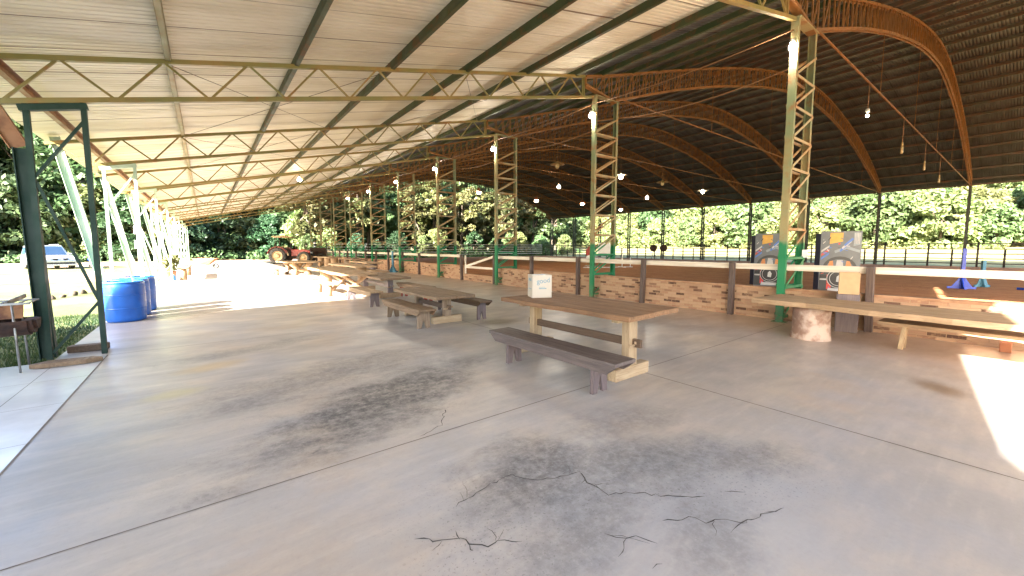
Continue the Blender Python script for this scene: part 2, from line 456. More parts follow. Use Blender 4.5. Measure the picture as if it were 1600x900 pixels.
M['leaf'] = leaf_mat('leaf_green', (.055, .10, .035), (.08, .135, .05), (.16, .20, .10))
M['leafd'] = leaf_mat('leaf_dark', (.020, .055, .022), (.032, .075, .03), (.06, .10, .05))
M['leafy'] = leaf_mat('leaf_light', (.125, .165, .055), (.165, .19, .075), (.24, .235, .12))
M['leafb'] = leaf_mat('leaf_bamboo', (.085, .10, .03), (.13, .125, .05), (.17, .14, .07))
M['blade'] = leaf_mat('grass_blade', (.022, .05, .010), (.04, .065, .016), (.08, .085, .03))

# ------------------------------------------------------------------ camera
f_, cx_, cy_ = 622., 800., 438.
d1 = Vector((320 - cx_, 386 - cy_, f_)).normalized()
hz = Vector((0, 386 - cy_, f_)).normalized()
upv = hz.cross(Vector((1, 0, 0))).normalized()
if upv.y > 0: upv = -upv
Xv = d1.cross(upv)
def cam2w(v): return Vector((Xv.dot(v), d1.dot(v), upv.dot(v)))
cam = bpy.data.cameras.new('camera'); co = bpy.data.objects.new('camera', cam); COL.objects.link(co)
r_, u_, b_ = cam2w(Vector((1, 0, 0))), cam2w(Vector((0, -1, 0))), cam2w(Vector((0, 0, -1)))
mw = Matrix((r_, u_, b_)).transposed().to_4x4(); mw.translation = (0, 0, 1.6)
co.matrix_world = mw
cam.sensor_width = 36; cam.lens = 36 * f_ / 1600; cam.shift_y = -12 / 1600
cam.clip_end = 900; cam.clip_start = .05
S.camera = co

# ------------------------------------------------------------------ light
SUN = Vector((1., .43, -.531)).normalized()
el = math.asin(-SUN.z)
W = bpy.data.worlds.new('World'); S.world = W; W.use_nodes = True
nt = W.node_tree; nt.nodes.clear()
sky = nt.nodes.new('ShaderNodeTexSky'); sky.sky_type = 'NISHITA'; sky.sun_disc = False; sky.dust_density = 2.; sky.air_density = .9; sky.ozone_density = .8
sky.sun_elevation = el; sky.sun_rotation = math.atan2(-SUN.x, -SUN.y) % (2 * math.pi)
bg = nt.nodes.new('ShaderNodeBackground'); bg.inputs[1].default_value = .085
wo = nt.nodes.new('ShaderNodeOutputWorld'); nt.links.new(sky.outputs[0], bg.inputs[0]); nt.links.new(bg.outputs[0], wo.inputs[0])
sl = bpy.data.lights.new('sun', 'SUN'); sl.energy = 5.0; sl.angle = R(.53); sl.color = (1, .93, .82)
so = bpy.data.objects.new('sun', sl); COL.objects.link(so)
so.rotation_euler = SUN.to_track_quat('-Z', 'Y').to_euler(); so.location = (-40, -10, 30)
S.view_settings.view_transform = 'Standard'; S.view_settings.look = 'None'
S.view_settings.exposure = 3.75; S.view_settings.gamma = 1; S.view_settings.use_curve_mapping = False
S.cycles.max_bounces = 8; S.cycles.diffuse_bounces = 5; S.cycles.glossy_bounces = 3; S.cycles.transparent_max_bounces = 4
S.cycles.transmission_bounces = 3
S.cycles.use_denoising = True; S.cycles.sample_clamp_indirect = 6; S.cycles.caustics_reflective = False; S.cycles.caustics_refractive = False

# ------------------------------------------------------------------ setting: ground, floors, sand
mb = MB(); mb.add([(-260, -200, -.06), (300, -200, -.06), (300, 300, -.06), (-260, 300, -.06)], [(0, 1, 2, 3)])
struct(mb.build('ground', M['ground']))
def road_poly(name, pts, z, mat):
    mb = MB(); mb.add([(x, y, z) for x, y in pts], [tuple(range(len(pts)))]); return struct(mb.build(name, mat))
road_poly('dirt_road', [(-60, 48), (-20, 46), (-6, 48.5), (-2, 51.0), (12, 52.5), (20, 57), (12, 61), (-2, 66), (-18, 62), (-60, 60)], -.05, M['dirt'])
road_poly('path', [(-60, 31), (-14, 29.5), (-5.0, 27.5), (-2.2, 26), (-2.2, 35), (-6, 36.5), (-16, 37), (-60, 38)], -.05, M['dirt'])

Y0, Y1 = -3.3, 51.3
mb = MB()
mb.box2((-1.22, -8, -.2), (10.02, 52, 0)); mb.box2((-1.78, 8.26, -.2), (-1.223, 52, -.002))
# joints and cracks are worked into the floor's own mesh as thin dirt-filled strips
def strip(pts, w, z, m):
    n = len(pts); vs = []
    for i, p in enumerate(pts):
        a = Vector(pts[max(0, i - 1)]); b = Vector(pts[min(n - 1, i + 1)]); d = (b - a).normalized(); q = Vector((-d.y, d.x))
        ww = w[i] if isinstance(w, list) else w
        vs.append((p[0] + q.x * ww / 2, p[1] + q.y * ww / 2, z)); vs.append((p[0] - q.x * ww / 2, p[1] - q.y * ww / 2, z))
    mb.add(vs, [(2 * i, 2 * i + 1, 2 * i + 3, 2 * i + 2) for i in range(n - 1)], m)
for yy in (-2.2, 3.01, 8.26, 13.5, 18.75, 24., 29.2, 34.5, 39.7, 45.):
    strip([(-1.2, yy), (4.36, yy)], .010, .0022, 1); strip([(4.38, yy + .01), (9.95, yy + .01)], .010, .0022, 1)
strip([(4.37, -6), (4.37, 52)], .013, .003, 1)
strip([(-1.225, -6), (-1.225, 8.27)], .016, .003, 1)
def crack(pts, w, seed, br=0):
    rr = random.Random(seed); out = []
    for (a, b) in zip(pts[:-1], pts[1:]):
        L = math.hypot(b[0] - a[0], b[1] - a[1]); n = max(2, int(L / .035))
        for i in range(n):
            t = i / n; out.append((a[0] + (b[0] - a[0]) * t + rr.uniform(-.014, .014), a[1] + (b[1] - a[1]) * t + rr.uniform(-.014, .014)))
    out.append(pts[-1])
    ws = [w * rr.uniform(.35, 1.3) for _ in out]; ws[0] = ws[-1] = .001
    strip(out, ws, .0035, 2)
    for _ in range(br):
        i = rr.randrange(1, len(out) - 1); p = out[i]; ang = rr.uniform(0, 6.28); L = rr.uniform(.06, .2)
        crack([p, (p[0] + L * math.cos(ang), p[1] + L * math.sin(ang))], w * .6, seed * 7 + _ + 1)
CRACKS = [[(2.047, 1.859), (1.988, 1.729), (1.996, 1.572), (2.139, 1.478), (2.252, 1.341), (2.464, 1.178)], [(2.055, 1.219), (2.114, 1.153), (2.19, 1.136), (2.227, 1.059), (2.309, 1.024), (2.369, 0.942), (2.47, 0.913), (2.67, 0.832)], [(1.69, 1.347), (1.715, 1.279), (1.816, 1.219), (1.858, 1.127)], [(1.686, 1.043), (1.753, 1.032)], [(2.62, 1.109), (2.719, 1.032)], [(0.834, 1.945), (0.915, 1.876), (1.035, 1.808), (1.052, 1.735), (1.129, 1.665), (1.194, 1.667), (1.285, 1.585)], [(1.141, 2.068), (1.355, 2.107), (1.527, 2.13), (1.635, 2.125), (1.702, 1.996), (1.852, 1.899), (2.047, 1.859)], [(1.359, 3.057), (1.606, 3.127), (1.798, 3.426)], [(1.035, 1.808), (1.042, 1.877)], [(1.052, 1.735), (1.041, 1.686)]]
for i, c in enumerate(CRACKS): crack(c, .007, 31 + i, 3 if len(c) > 3 else 0)
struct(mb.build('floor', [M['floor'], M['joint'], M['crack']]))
mb = MB(); mb.box2((-9, -8, -.2), (-1.234, 8.25, -.004)); struct(mb.build('tiled_floor', M['tile']))

# raked sand: a displaced sheet
nx, ny = 150, 240
xs = np.linspace(10.15, 46.2, nx); ys = np.linspace(-14, 51.0, ny)
rs = np.random.RandomState(3)
hgt = rs.rand(ny, nx) * .035
hgt = (hgt + np.roll(hgt, 1, 0) + np.roll(hgt, 1, 1)) / 3 + .08
vs = [(x, y, hgt[j, i]) for j, y in enumerate(ys) for i, x in enumerate(xs)]
fs = [(j * nx + i, j * nx + i + 1, (j + 1) * nx + i + 1, (j + 1) * nx + i) for j in range(ny - 1) for i in range(nx - 1)]
mb = MB(); mb.add(vs, fs, 0, True); struct(mb.build('arena_sand', M['sand']))

# hillside on the far side of the arena
def hill_z(x, y):
    f = max(0., min(1., (x - 52) / 30.)); s = max(0., x - 82 - 3 * math.sin(y * .07))
    return -.06 + 1.45 * f ** 1.2 + min(44, .02 * s * s if s < 15 else 4.5 + .6 * (s - 15)) + (math.sin(x * .13 + y * .11) * .5 if s > 4 else 0)
nx, ny = 40, 60
xs = np.linspace(49, 200, nx); ys = np.linspace(-90, 200, ny)
mb = MB(); mb.add([(x, y, hill_z(x, y) + .012) for y in ys for x in xs],
                  [(j * nx + i, j * nx + i + 1, (j + 1) * nx + i + 1, (j + 1) * nx + i) for j in range(ny - 1) for i in range(nx - 1)], 0, True)
struct(mb.build('hill', M['field']))

# ------------------------------------------------------------------ pavilion
PAV = thing('pavilion', 'large open steel pavilion with lean-to roof and arched arena roof on green laced columns', 'building')
YS = [3.2 + 5.25 * k for k in range(10)]
def zb(x): return 3.985 + .2257 * x          # bottom chord of lean-to truss
def zt(x): return 4.56 + .228 * x            # top chord
def zs(x): return 4.74 + .228 * x            # sheet
def catmull(P, n=6):
    out = []
    for i in range(len(P) - 1):
        p0 = P[max(i - 1, 0)]; p1 = P[i]; p2 = P[i + 1]; p3 = P[min(i + 2, len(P) - 1)]
        for k in range(n):
            t = k / n
            out.append(tuple(.5 * (2 * b + (c - a) * t + (2 * a - 5 * b + 4 * c - d) * t * t + (3 * b - a - 3 * c + d) * t ** 3) for a, b, c, d in zip(p0, p1, p2, p3)))
    out.append(P[-1]); return out
LOWC = catmull([(10.62, 6.25), (13.9, 7.32), (16.2, 7.98), (18.4, 8.55), (22.4, 9.42), (26, 9.95), (29, 10.12), (33, 9.85), (36.5, 9.3), (40, 8.5), (44, 7.4), (47.4, 6.3)])
TOPC = catmull([(9.25, 6.66), (10.62, 7.03), (13.9, 8.02), (18.3, 9.27), (22.3, 10.2), (26, 10.82), (29, 11.02), (32.4, 10.85), (36.5, 10.25), (40, 9.5), (44, 8.25), (47.5, 6.78)])
SHEET = [(x, z + .17) for x, z in TOPC] + [(48.5, 6.52)]
SHEET[0] = (9.05, 6.78)
def corr(name, prof, mat, pitch=.113, amp=.032, Y0=Y0, Y1=Y1):
    """ribbed sheeting: flat pans with raised narrow ribs that run along the profile"""
    U = np.array([0, .030, .075, .083, .097, .105]) / .113
    H = np.array([0, -.001, 0, 1, 1, 0]) * amp
    npt = int((Y1 - Y0) / pitch)
    y = (Y0 + (np.arange(npt)[:, None] + U[None, :]) * pitch).reshape(-1); wv = np.tile(H, npt)
    lapz = (np.floor(y / .985) % 2) * .004
    wv = wv + lapz
    n = len(y)
    k = len(prof)
    V = np.zeros((k, n, 3)); V[:, :, 1] = y[None, :]
    px = np.array([p[0] for p in prof]); pz = np.array([p[1] for p in prof])
    V[:, :, 0] = px[:, None]; V[:, :, 2] = pz[:, None] + wv[None, :]
    idx = np.arange(k * n).reshape(k, n)
    F = np.stack([idx[:-1, :-1], idx[1:, :-1], idx[1:, 1:], idx[:-1, 1:]], -1).reshape(-1, 4)
    me = bpy.data.meshes.new(name)
    me.vertices.add(k * n); me.vertices.foreach_set('co', V.reshape(-1))
    me.loops.add(F.size); me.loops.foreach_set('vertex_index', F.reshape(-1).astype(np.int32))
    me.polygons.add(len(F)); me.polygons.foreach_set('loop_start', np.arange(0, F.size, 4, dtype=np.int32))
    me.update(calc_edges=True); me.validate()
    me.materials.append(mat)
    o = bpy.data.objects.new(name, me); COL.objects.link(o); o.parent = PAV; return o
corr('lean_to_roof', [(-2.85, zs(-2.85)), (2, zs(2)), (6, zs(6)), (9.35, zs(9.35))], M['sheet'])
corr('lean_to_roof', [(6.2, zs(6.2)), (9.35, zs(9.35))], M['sheet'], Y0=-12., Y1=Y0 - .03)  # unseen strip behind the camera, added to keep sun off the arena sand
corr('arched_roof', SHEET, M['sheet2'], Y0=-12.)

# purlins (channels)
def chan(mb, p0, p1, w, h):
    p0 = Vector(p0); p1 = Vector(p1)
    mb.beam(p0, p1, .006, h)
    mb.beam(p0 + Vector((w / 2, 0, h / 2 - .003)), p1 + Vector((w / 2, 0, h / 2 - .003)), w, .006)
    mb.beam(p0 + Vector((w / 2, 0, -h / 2 + .003)), p1 + Vector((w / 2, 0, -h / 2 + .003)), w, .006)
for x in (-.34, 1.47, 3.28, 5.1, 6.95, 8.8):
    mb = MB(); chan(mb, (x, Y0 + .4 if x < 6.5 else -11.9, zs(x) - .096), (x, Y1 - .05, zs(x) - .096), .07, .158); mb.build('purlin', M['truss'] if x < 0 else M['purlin'], PAV)
# arena purlins by arc length
acc = 0.; nxt = .9; arc = []
for a, b in zip(SHEET[:-1], SHEET[1:]):
    L = math.hypot(b[0] - a[0], b[1] - a[1])
    while acc + L >= nxt:
        t = (nxt - acc) / L; arc.append((a[0] + (b[0] - a[0]) * t, a[1] + (b[1] - a[1]) * t)); nxt += 1.55
    acc += L
for (x, z) in arc:
    mb = MB(); chan(mb, (x, -11.9, z - .085), (x, Y1 - .05, z - .085), .06, .14)
    mb.build('purlin', M['purlin'] if x < 15 else M['purlin2'], PAV)
mb = MB(); chan(mb, (-2.02, Y0 + .4, 3.93), (-2.02, Y1 - .05, 3.93), .07, .15); mb.build('eave_beam', M['eave'], PAV)
mb = MB(); mb.beam((48.2, Y0 + .05, 6.5), (48.2, Y1 - .05, 6.5), .08, .14); mb.build('eave_beam', M['purlin2'], PAV)

# lean-to truss: chords > web
mb = MB()
mb.beam((-2.12, 0, zb(-2.12)), (9.62, 0, zb(9.62)), .075, .07)
mb.beam((-2.75, 0, zt(-2.75)), (9.22, 0, zt(9.22)), .075, .07)
mb.beam((9.2, 0, zb(9.2)), (9.2, 0, zt(9.2)), .05, .05)
chord_me = mb
tr0 = mb.build('roof_truss', M['truss'], PAV)
mb = MB()
nodes = []
xb = -2.05; 
while xb < 9.2:
    xtp = min(xb + .56, 9.15)
    mb.beam((xb, .012, zb(xb)), (xtp, .012, zt(xtp)), .032, .032)
    if xb + 1.12 < 9.2: mb.beam((xtp, -.012, zt(xtp)), (xb + 1.12, -.012, zb(xb + 1.12)), .032, .032)
    xb += 1.12
mb.beam((-2.05, -.012, zb(-2.05)), (-2.6, -.012, zt(-2.6)), .032, .032)
tw0 = mb.build('web', M['truss'], tr0)
# arch truss: chords > web
mb = MB()
for C, w in ((LOWC, .16), (TOPC, .16)):
    for a, b in zip(C[:-1], C[1:]):
        for s in (-1, 1):
            mb.beam((a[0], s * .055, a[1]), (b[0], s * .055, b[1]), .05, .06)
mb.beam((9.25, 0, 6.42), (10.66, 0, 6.2), .16, .06); mb.beam((9.25, 0, 6.4), (9.25, 0, 6.68), .1, .05)
ar0 = mb.build('arch_truss', M['arch'], PAV)
def interp(C, x):
    for a, b in zip(C[:-1], C[1:]):
        if a[0] <= x <= b[0]:
            t = (x - a[0]) / (b[0] - a[0]); return a[1] + (b[1] - a[1]) * t
    return C[-1][1]
mb = MB(); x = 9.7; k = 0
while x < 47.2:
    zl = interp(LOWC, x) if x > 10.62 else 6.42 - (x - 9.25) * .156
    x2 = x + .36; zh = interp(TOPC, x); zh2 = interp(TOPC, min(x2, 47.4))
    s = 1 if k % 2 else -1
    mb.beam((x, -.05, zl), (x, -.05, zh), .028, .028); mb.beam((x, .05, zl), (x, .05, zh), .028, .028)
    mb.beam((x, .05 * s, zl), (min(x2, 47.4), .05 * s, zh2), .026, .026)
    x = x2; k += 1
aw0 = mb.build('web', M['arch'], ar0)
mb = MB(); mb.beam((10.7, 0, 6.38), (47.3, 0, 6.38), .035, .035)
for x in (17., 23., 29., 35., 41.): mb.beam((x, 0, 6.39), (x, 0, interp(LOWC, x)), .014, .014)
ti0 = mb.build('tie_rod', M['arch'], PAV)
# laced column: posts > lacing, base plate, cap
def column(x0, x1, H, pm, lm, nm='column'):
    mb = MB()
    for x, s in ((x0, 1), (x1, -1)):      # channel: web faces outward, flanges inward
        mb.box2((x, -.07, .0), (x + s * .012, .07, H))
        mb.box2((x + s * .012, -.07, .0), (x + s * .085, -.058, H)); mb.box2((x + s * .012, .058, .0), (x + s * .085, .07, H))
    c = mb.build(nm, pm, PAV)
    mb = MB(); z = .12; n = int((H - .3) / .62)
    for i in range(n):
        for yy in (-.078, .078):
            mb.beam((x0 + .03, yy, z), (x1 - .03, yy, z), .012, .055)
            mb.beam((x0 + .03, yy * 1.13, z + .04), (x1 - .03, yy * 1.13, z + .60), .012, .05)
        z += .62
    mb.build('lacing', lm, c)
    mb = MB(); mb.box2((x0 - .06, -.13, 0), (x0 + .15, .13, .012)); mb.build('base_plate', pm, c)
    mb = MB(); mb.box2((x0 - .01, -.1, H), (x1 + .02, .1, H + .02)); mb.build('cap_plate', pm, c)
    return c
co0 = column(9.66, 10.76, 6.2, M['col'], M['lace'])
fc0 = column(47.2, 47.75, 6.3, M['farcol'], M['farcol'], 'rear_column')
# eave side: laced side frame (two posts > lacing) and a raking outer leg
mb = MB()
for x in (-1.86, -1.31): mb.box2((x, -.035, 0), (x + .06, .035, zb(x) - .03))
mb.beam((-1.90, 0, zb(-1.90) - .085), (-1.24, 0, zb(-1.24) - .085), .09, .08)
sf0 = mb.build('side_frame', M['frame'], PAV)
mb = MB()
for yy in (0,):
    for a, b in (((-1.28, 3.42), (-1.82, 2.55)), ((-1.80, 2.5), (-1.30, .82)), ((-1.30, .78), (-1.82, .06))):
        mb.beam((a[0], yy, a[1]), (b[0], yy, b[1]), .035, .035)
mb.build('lacing', M['frame'], sf0)
def ibeam(mb, p0, p1, h, w):
    p0 = Vector(p0); p1 = Vector(p1); d = (p1 - p0).normalized(); n = Vector((d.z, 0, -d.x))
    mb.beam(p0, p1, .01, h, up=n)
    for s in (-1, 1): mb.beam(p0 + n * s * h / 2, p1 + n * s * h / 2, w, .012, up=n)
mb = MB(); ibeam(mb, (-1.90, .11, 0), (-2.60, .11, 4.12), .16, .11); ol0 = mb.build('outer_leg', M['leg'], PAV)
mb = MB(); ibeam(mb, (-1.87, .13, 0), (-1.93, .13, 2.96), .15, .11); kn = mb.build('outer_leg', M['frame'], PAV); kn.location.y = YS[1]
mb = MB(); ibeam(mb, (-1.95, .13, 2.97), (-2.46, .13, 4.16), .17, .12); mb.build('knee_arm', M['eave'], kn)
for k, y in enumerate(YS):
    for o in (tr0, ar0, ti0, co0, fc0, sf0, ol0):
        if o is ol0 and k == 1: continue
        c = o if k == 0 else copy_tree(o, PAV)
        c.location.y = y
# nearest visible frames are in shade, which is put into their darker green
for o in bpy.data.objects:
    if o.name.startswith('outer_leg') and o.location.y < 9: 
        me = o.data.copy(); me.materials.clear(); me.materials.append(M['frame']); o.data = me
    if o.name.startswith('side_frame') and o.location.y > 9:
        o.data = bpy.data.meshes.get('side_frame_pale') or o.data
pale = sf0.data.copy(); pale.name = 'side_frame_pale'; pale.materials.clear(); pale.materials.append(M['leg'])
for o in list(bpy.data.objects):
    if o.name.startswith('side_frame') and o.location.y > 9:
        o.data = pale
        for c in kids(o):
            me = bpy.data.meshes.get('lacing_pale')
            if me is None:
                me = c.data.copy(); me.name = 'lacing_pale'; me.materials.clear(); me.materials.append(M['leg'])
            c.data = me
# roof cross-bracing rods between the trusses
for k in range(1, 6):
    ya, yb = YS[0] + 5.25 * k, YS[0] + 5.25 * (k + 1)
    mb = MB()
    for (xa, xb_) in ((-.34, 3.28), (3.28, -.34), (5.1, 8.8), (8.8, 5.1)):
        mb.tube([(xa, max(ya, Y0 + .1), zs(xa) - .2), (xb_, yb, zs(xb_) - .2)], .005, 6)
    mb.build('brace_rod', M['purlin2'], PAV)

# cables strung along the columns
def cable(name, pts, r, label, sag=.0):
    out = []
    for a, b in zip(pts[:-1], pts[1:]):
        for i in range(8):
            t = i / 8; p = Vector(a).lerp(Vector(b), t); p.z -= sag * 4 * t * (1 - t); out.append(p)
    out.append(Vector(pts[-1]))
    mb = MB(); mb.tube(out, r, 6); o = mb.build(name, M['cable']); return tag(o, label, 'cable')
cable('overhead_cable', [(9.6, y, 5.95) for y in YS], .012, 'brown cable slung along the tops of the inner columns on the lean-to side', .1)
cable('overhead_cable', [(10.85, y, 5.75) for y in YS], .014, 'brown cable slung along the arena side of the inner columns', .22)

# ------------------------------------------------------------------ lamps
def bulb_lamp(loc, label):
    t = thing('column_lamp', label, 'lamp', loc, 0, 'bright bulbs on the inner columns')
    mb = MB(); mb.box2((-.03, -.03, .06), (.10, .03, .12)); mb.lathe([(.001, .16), (.045, .15), (.05, .07), (.001, .065)], 12, (-.03, 0, 0)); mb.build('socket', M['white'], t)
    mb = MB(); mb.sphere((-.03, 0, 0), .062, 16, 0, 1, 1, 1.05); mb.build('bulb', M['bulb'], t)
    return t
ORD = ['nearest big', 'second', 'third', 'fourth', 'fifth', 'sixth', 'seventh']
for k in range(7):
    bulb_lamp((9.55, YS[k] - .02, 5.58), 'glowing bulb on the %s green laced column counted from the camera' % ORD[k])

def pendant(px, loc, top, kind, label, group='pendant lamps over the sand arena'):
    t = thing('pendant_lamp', label, 'lamp', loc, 0, group)
    mb = MB(); mb.tube([(0, 0, .1), (0, 0, max(.2, top - loc[2]))], .012, 6); mb.build('cord', M['cable'], t)
    lit = kind[1]
    if kind[0] == 'dish':
        mb = MB(); mb.lathe([(.03, .16), (.05, .10), (.26, .04), (.34, .0), (.33, -.01), (.04, .05), (.001, .06)], 20); mb.build('lamp_shade', M[kind[2]], t)
        mb = MB(); mb.sphere((0, 0, -.07), .10, 14, 0, 1, 1, 1.3); mb.build('bulb', M[lit], t)
    elif kind[0] == 'bell':
        mb = MB(); mb.lathe([(.02, .32), (.07, .28), (.10, .16), (.17, .06), (.25, .0), (.23, .0), (.09, .13), (.001, .16)], 20); mb.build('lamp_shade', M[kind[2]], t)
        mb = MB(); mb.sphere((0, 0, -.03), .15, 14, 0, 1, 1, .8); mb.build('bulb', M[lit], t)
    elif kind[0] == 'globe':
        mb = MB(); mb.lathe([(.03, .2), (.05, .18), (.05, .1), (.001, .09)], 12); mb.build('socket', M['white'], t)
        mb = MB(); mb.sphere((0, 0, 0), (.04 if loc[1] < 5 else .10), 14); mb.build('bulb', M[lit], t)
    else:
        mb = MB(); mb.lathe([(.015, .24), (.03, .2), (.035, .08), (.001, .075)], 12); mb.build('socket', M['shade_y'], t)
        mb = MB(); mb.lathe([(.001, .08), (.035, .07), (.045, -.14), (.03, -.19), (.001, -.2)], 12); mb.build('bulb', M[lit], t)
    return t
LAMPS = [((15.65, 3.2, 5.45), ('globe', 'bulbw'), 'small white globe lamp hanging from the nearest tie rod, highest and leftmost of its row'),
         ((20.88, 3.2, 5.28), ('cfl', 'bulboff'), 'long golden bulb hanging bare on a cord, second along the nearest tie rod'),
         ((26.0, 3.2, 5.25), ('cfl', 'bulboff'), 'shorter golden bulb hanging bare on a cord, third along the nearest tie rod'),
         ((30.8, 3.2, 5.15), ('cfl', 'bulboff'), 'small dull bulb hanging low near the far end of the nearest tie rod'),
         ((13.18, 13.68, 5.42), ('dish', 'bulboff', 'shade_y'), 'unlit brass dish lamp hanging left of the second green column'),
         ((17.88, 13.68, 5.43), ('dish', 'bulbw', 'shade_w'), 'lit white dish lamp hanging just right of the second green column'),
         ((21.84, 13.68, 5.44), ('dish', 'bulboff', 'shade_y'), 'dim brown dish lamp between the two lit white dish lamps'),
         ((26.65, 13.68, 5.36), ('dish', 'bulbw', 'shade_w'), 'lit white dish lamp hanging farthest right, towards the far eave'),
         ((18.38, 18.93, 5.48), ('globe', 'bulb'), 'bare lit white globe hanging under the unlit brass dish lamp'),
         ((28.13, 18.93, 5.51), ('globe', 'bulb'), 'bare lit white globe hanging low right of the second green column'),
         ((15.63, 24.2, 5.5), ('bell', 'bulbw', 'shade_r'), 'rust red bell lamp hanging in front of the trees, left of the third green column'),
         ((21.05, 24.2, 5.3), ('bell', 'bulbw', 'shade_r'), 'lit rust red bell lamp over the dark trees right of the third green column'),
         ((26.38, 24.2, 5.39), ('bell', 'bulbw', 'shade_r'), 'lit rust red bell lamp just left of the second green column'),
         ((31.75, 24.2, 5.2), ('bell', 'bulbw', 'shade_r'), 'lit rust red bell lamp just right of the second green column')]
def tie_at(y): return 6.38
for loc, k, lab in LAMPS: pendant(None, loc, tie_at(loc[1]), k, lab)
pendant(None, (4.22, 24.2, 5.2), zt(4.22), ('globe', 'bulbw'), 'small lit globe lamp hanging alone under the lean-to roof', 'lamps under the lean-to')

# ------------------------------------------------------------------ brick wall, rail fence and gate
BW = thing('brick_wall', 'low clay brick wall between the concrete floor and the sand arena', 'wall')
mb = MB()
for a, b, h in ((-6, 14.18, .66), (16.78, 51.2, .66), (14.18, 16.78, .27)): mb.box2((9.94, a, 0), (10.10, b, h))
mb.build('brickwork', M['brick'], BW)
mb = MB()
for a, b, h in ((-6, 14.18, .66), (16.78, 51.2, .66), (14.18, 16.78, .27)): mb.box2((9.925, a + .005, h + .001), (10.115, b - .005, h + .05))
mb.build('coping', M['cap'], BW, .008)
RF = thing('rail_fence', 'post and rail fence of dark posts with one pale painted board along the brick wall', 'fence')
py = [-3.2, -.75, 1.78, 4.28, 6.72, 9.2, 11.6, 14.1, 16.86, 19.3, 21.75, 24.2, 26.65, 29.1, 31.5, 34, 36.5, 39, 41.5, 44, 46.5, 49]
for i, y in enumerate(py):
    r2 = random.Random(i); mb = MB()
    lx, ly = r2.uniform(-.02, .02), r2.uniform(-.035, .035)
    mb.beam((9.872, y, 0), (9.872 + lx * .3, y + ly, 1.25 + r2.uniform(-.02, .04)), .12, .11, up=(0, 1, 0))
    mb.build('post', M['postwood'], RF, .008)
for a, b in zip(py[:-1], py[1:]):
    if abs(a - 14.1) < .01: continue
    mb = MB(); mb.box2((9.94, a + .03, 1.095), (9.975, b - .03, 1.225)); mb.build('rail', M['rail'], RF, .004)
GT = thing('gate', 'low pale wooden gate with one diagonal brace set in the brick wall', 'gate', (9.95, 15.45, 0))
mb = MB(); mb.box2((-.02, 1.13, .3), (.02, 1.22, 1.2)); mb.build('stile', M['rail'], GT)
mb = MB(); mb.box2((-.018, -1.2, .60), (.018, 1.12, .70)); mb.build('rail', M['rail'], GT)
mb = MB(); mb.beam((.0, 1.1, .68), (.0, -1.2, 1.18), .03, .10); mb.build('brace', M['rail'], GT)

# far pipe fence with posts and rails, pale end fence
def pipe_fence(name, label, p0, p1, step, zs_, H, rail, mat, pm, w):
    F = thing(name, label, 'fence')
    p0 = Vector(p0); p1 = Vector(p1); L = (p1 - p0).length; d = (p1 - p0) / L; n = int(L / step)
    base = None
    for i in range(n + 1):
        p = p0 + d * (i * L / n)
        if base is None:
            mb = MB(); mb.tube([(0, 0, 0), (0, 0, H)], w, 8); base = mb.build('post', pm, F); base.location = p
        else:
            c = base.copy(); COL.objects.link(c); c.parent = F; c.location = p
            if i % 2: c.scale = (1, 1, .72)
    for z in zs_:
        mb = MB(); mb.beam(p0 + Vector((0, 0, z)), p1 + Vector((0, 0, z)), rail, rail); mb.build('rail', mat, F)
    return F
pipe_fence('pipe_fence', 'long dark pipe fence along the far side of the arena before the sunny field', (46.4, -8, 0), (46.4, 50.8, 0), 1.3, (.35, .72, 1.08, 1.45, 1.85), 1.95, .075, M['darkrail'], M['darkrail'], .06)
pipe_fence('pipe_fence', 'pale five-rail fence across the shaded end of the arena below the dark trees', (11.5, 51.2, 0), (45.9, 51.2, 0), 2.4, (.55, .9, 1.25, 1.6, 1.95), 2.05, .075, M['whiterail'], M['darkrail'], .05)
# short wooden posts beyond the slab
for i in range(9):
    mb = MB(); mb.tube([(0, 0, -.1), (0, 0, .9 + .1 * (i % 3))], [.10, .085], 8)
    o = mb.build('fence_post', M['postwood']); o.location = (9.0 + i * 1.05, 54.5 + .5 * math.sin(i * 2.1), 0)
    tag(o, 'short dark wooden post in the row beyond the arena below the trees', 'post', 'short posts beyond the arena')

# ------------------------------------------------------------------ tables and benches
def plank_top(mb, w, L, z0, z1, seed, wob=.02, n=2, m=0):
    rr = random.Random(seed); x = -w / 2
    ph = [rr.uniform(0, 6.28) for _ in range(6)]
    def edge(y, s):
        return s * (w / 2) + wob * (math.sin(y * 2.1 + ph[0 if s > 0 else 1]) + .5 * math.sin(y * 5.3 + ph[2 if s > 0 else 3]) + .25 * math.sin(y * 13 + ph[4]))
    K = 18
    for i in range(n):
        a = -w / 2 + w * i / n; b = -w / 2 + w * (i + 1) / n
        e0, e1 = rr.uniform(-.03, .03), rr.uniform(-.03, .03)
        l = []; r = []
        for k in range(K + 1):
            y = -L / 2 + e0 + (L + e1 - e0) * k / K
            l.append((edge(y, -1) if i == 0 else a + .005, y)); r.append((edge(y, 1) if i == n - 1 else b - .005, y))
        poly = l + r[::-1]
        mb.prism([(x, y, z0) for x, y in poly], (0, 0, z1 - z0), m)
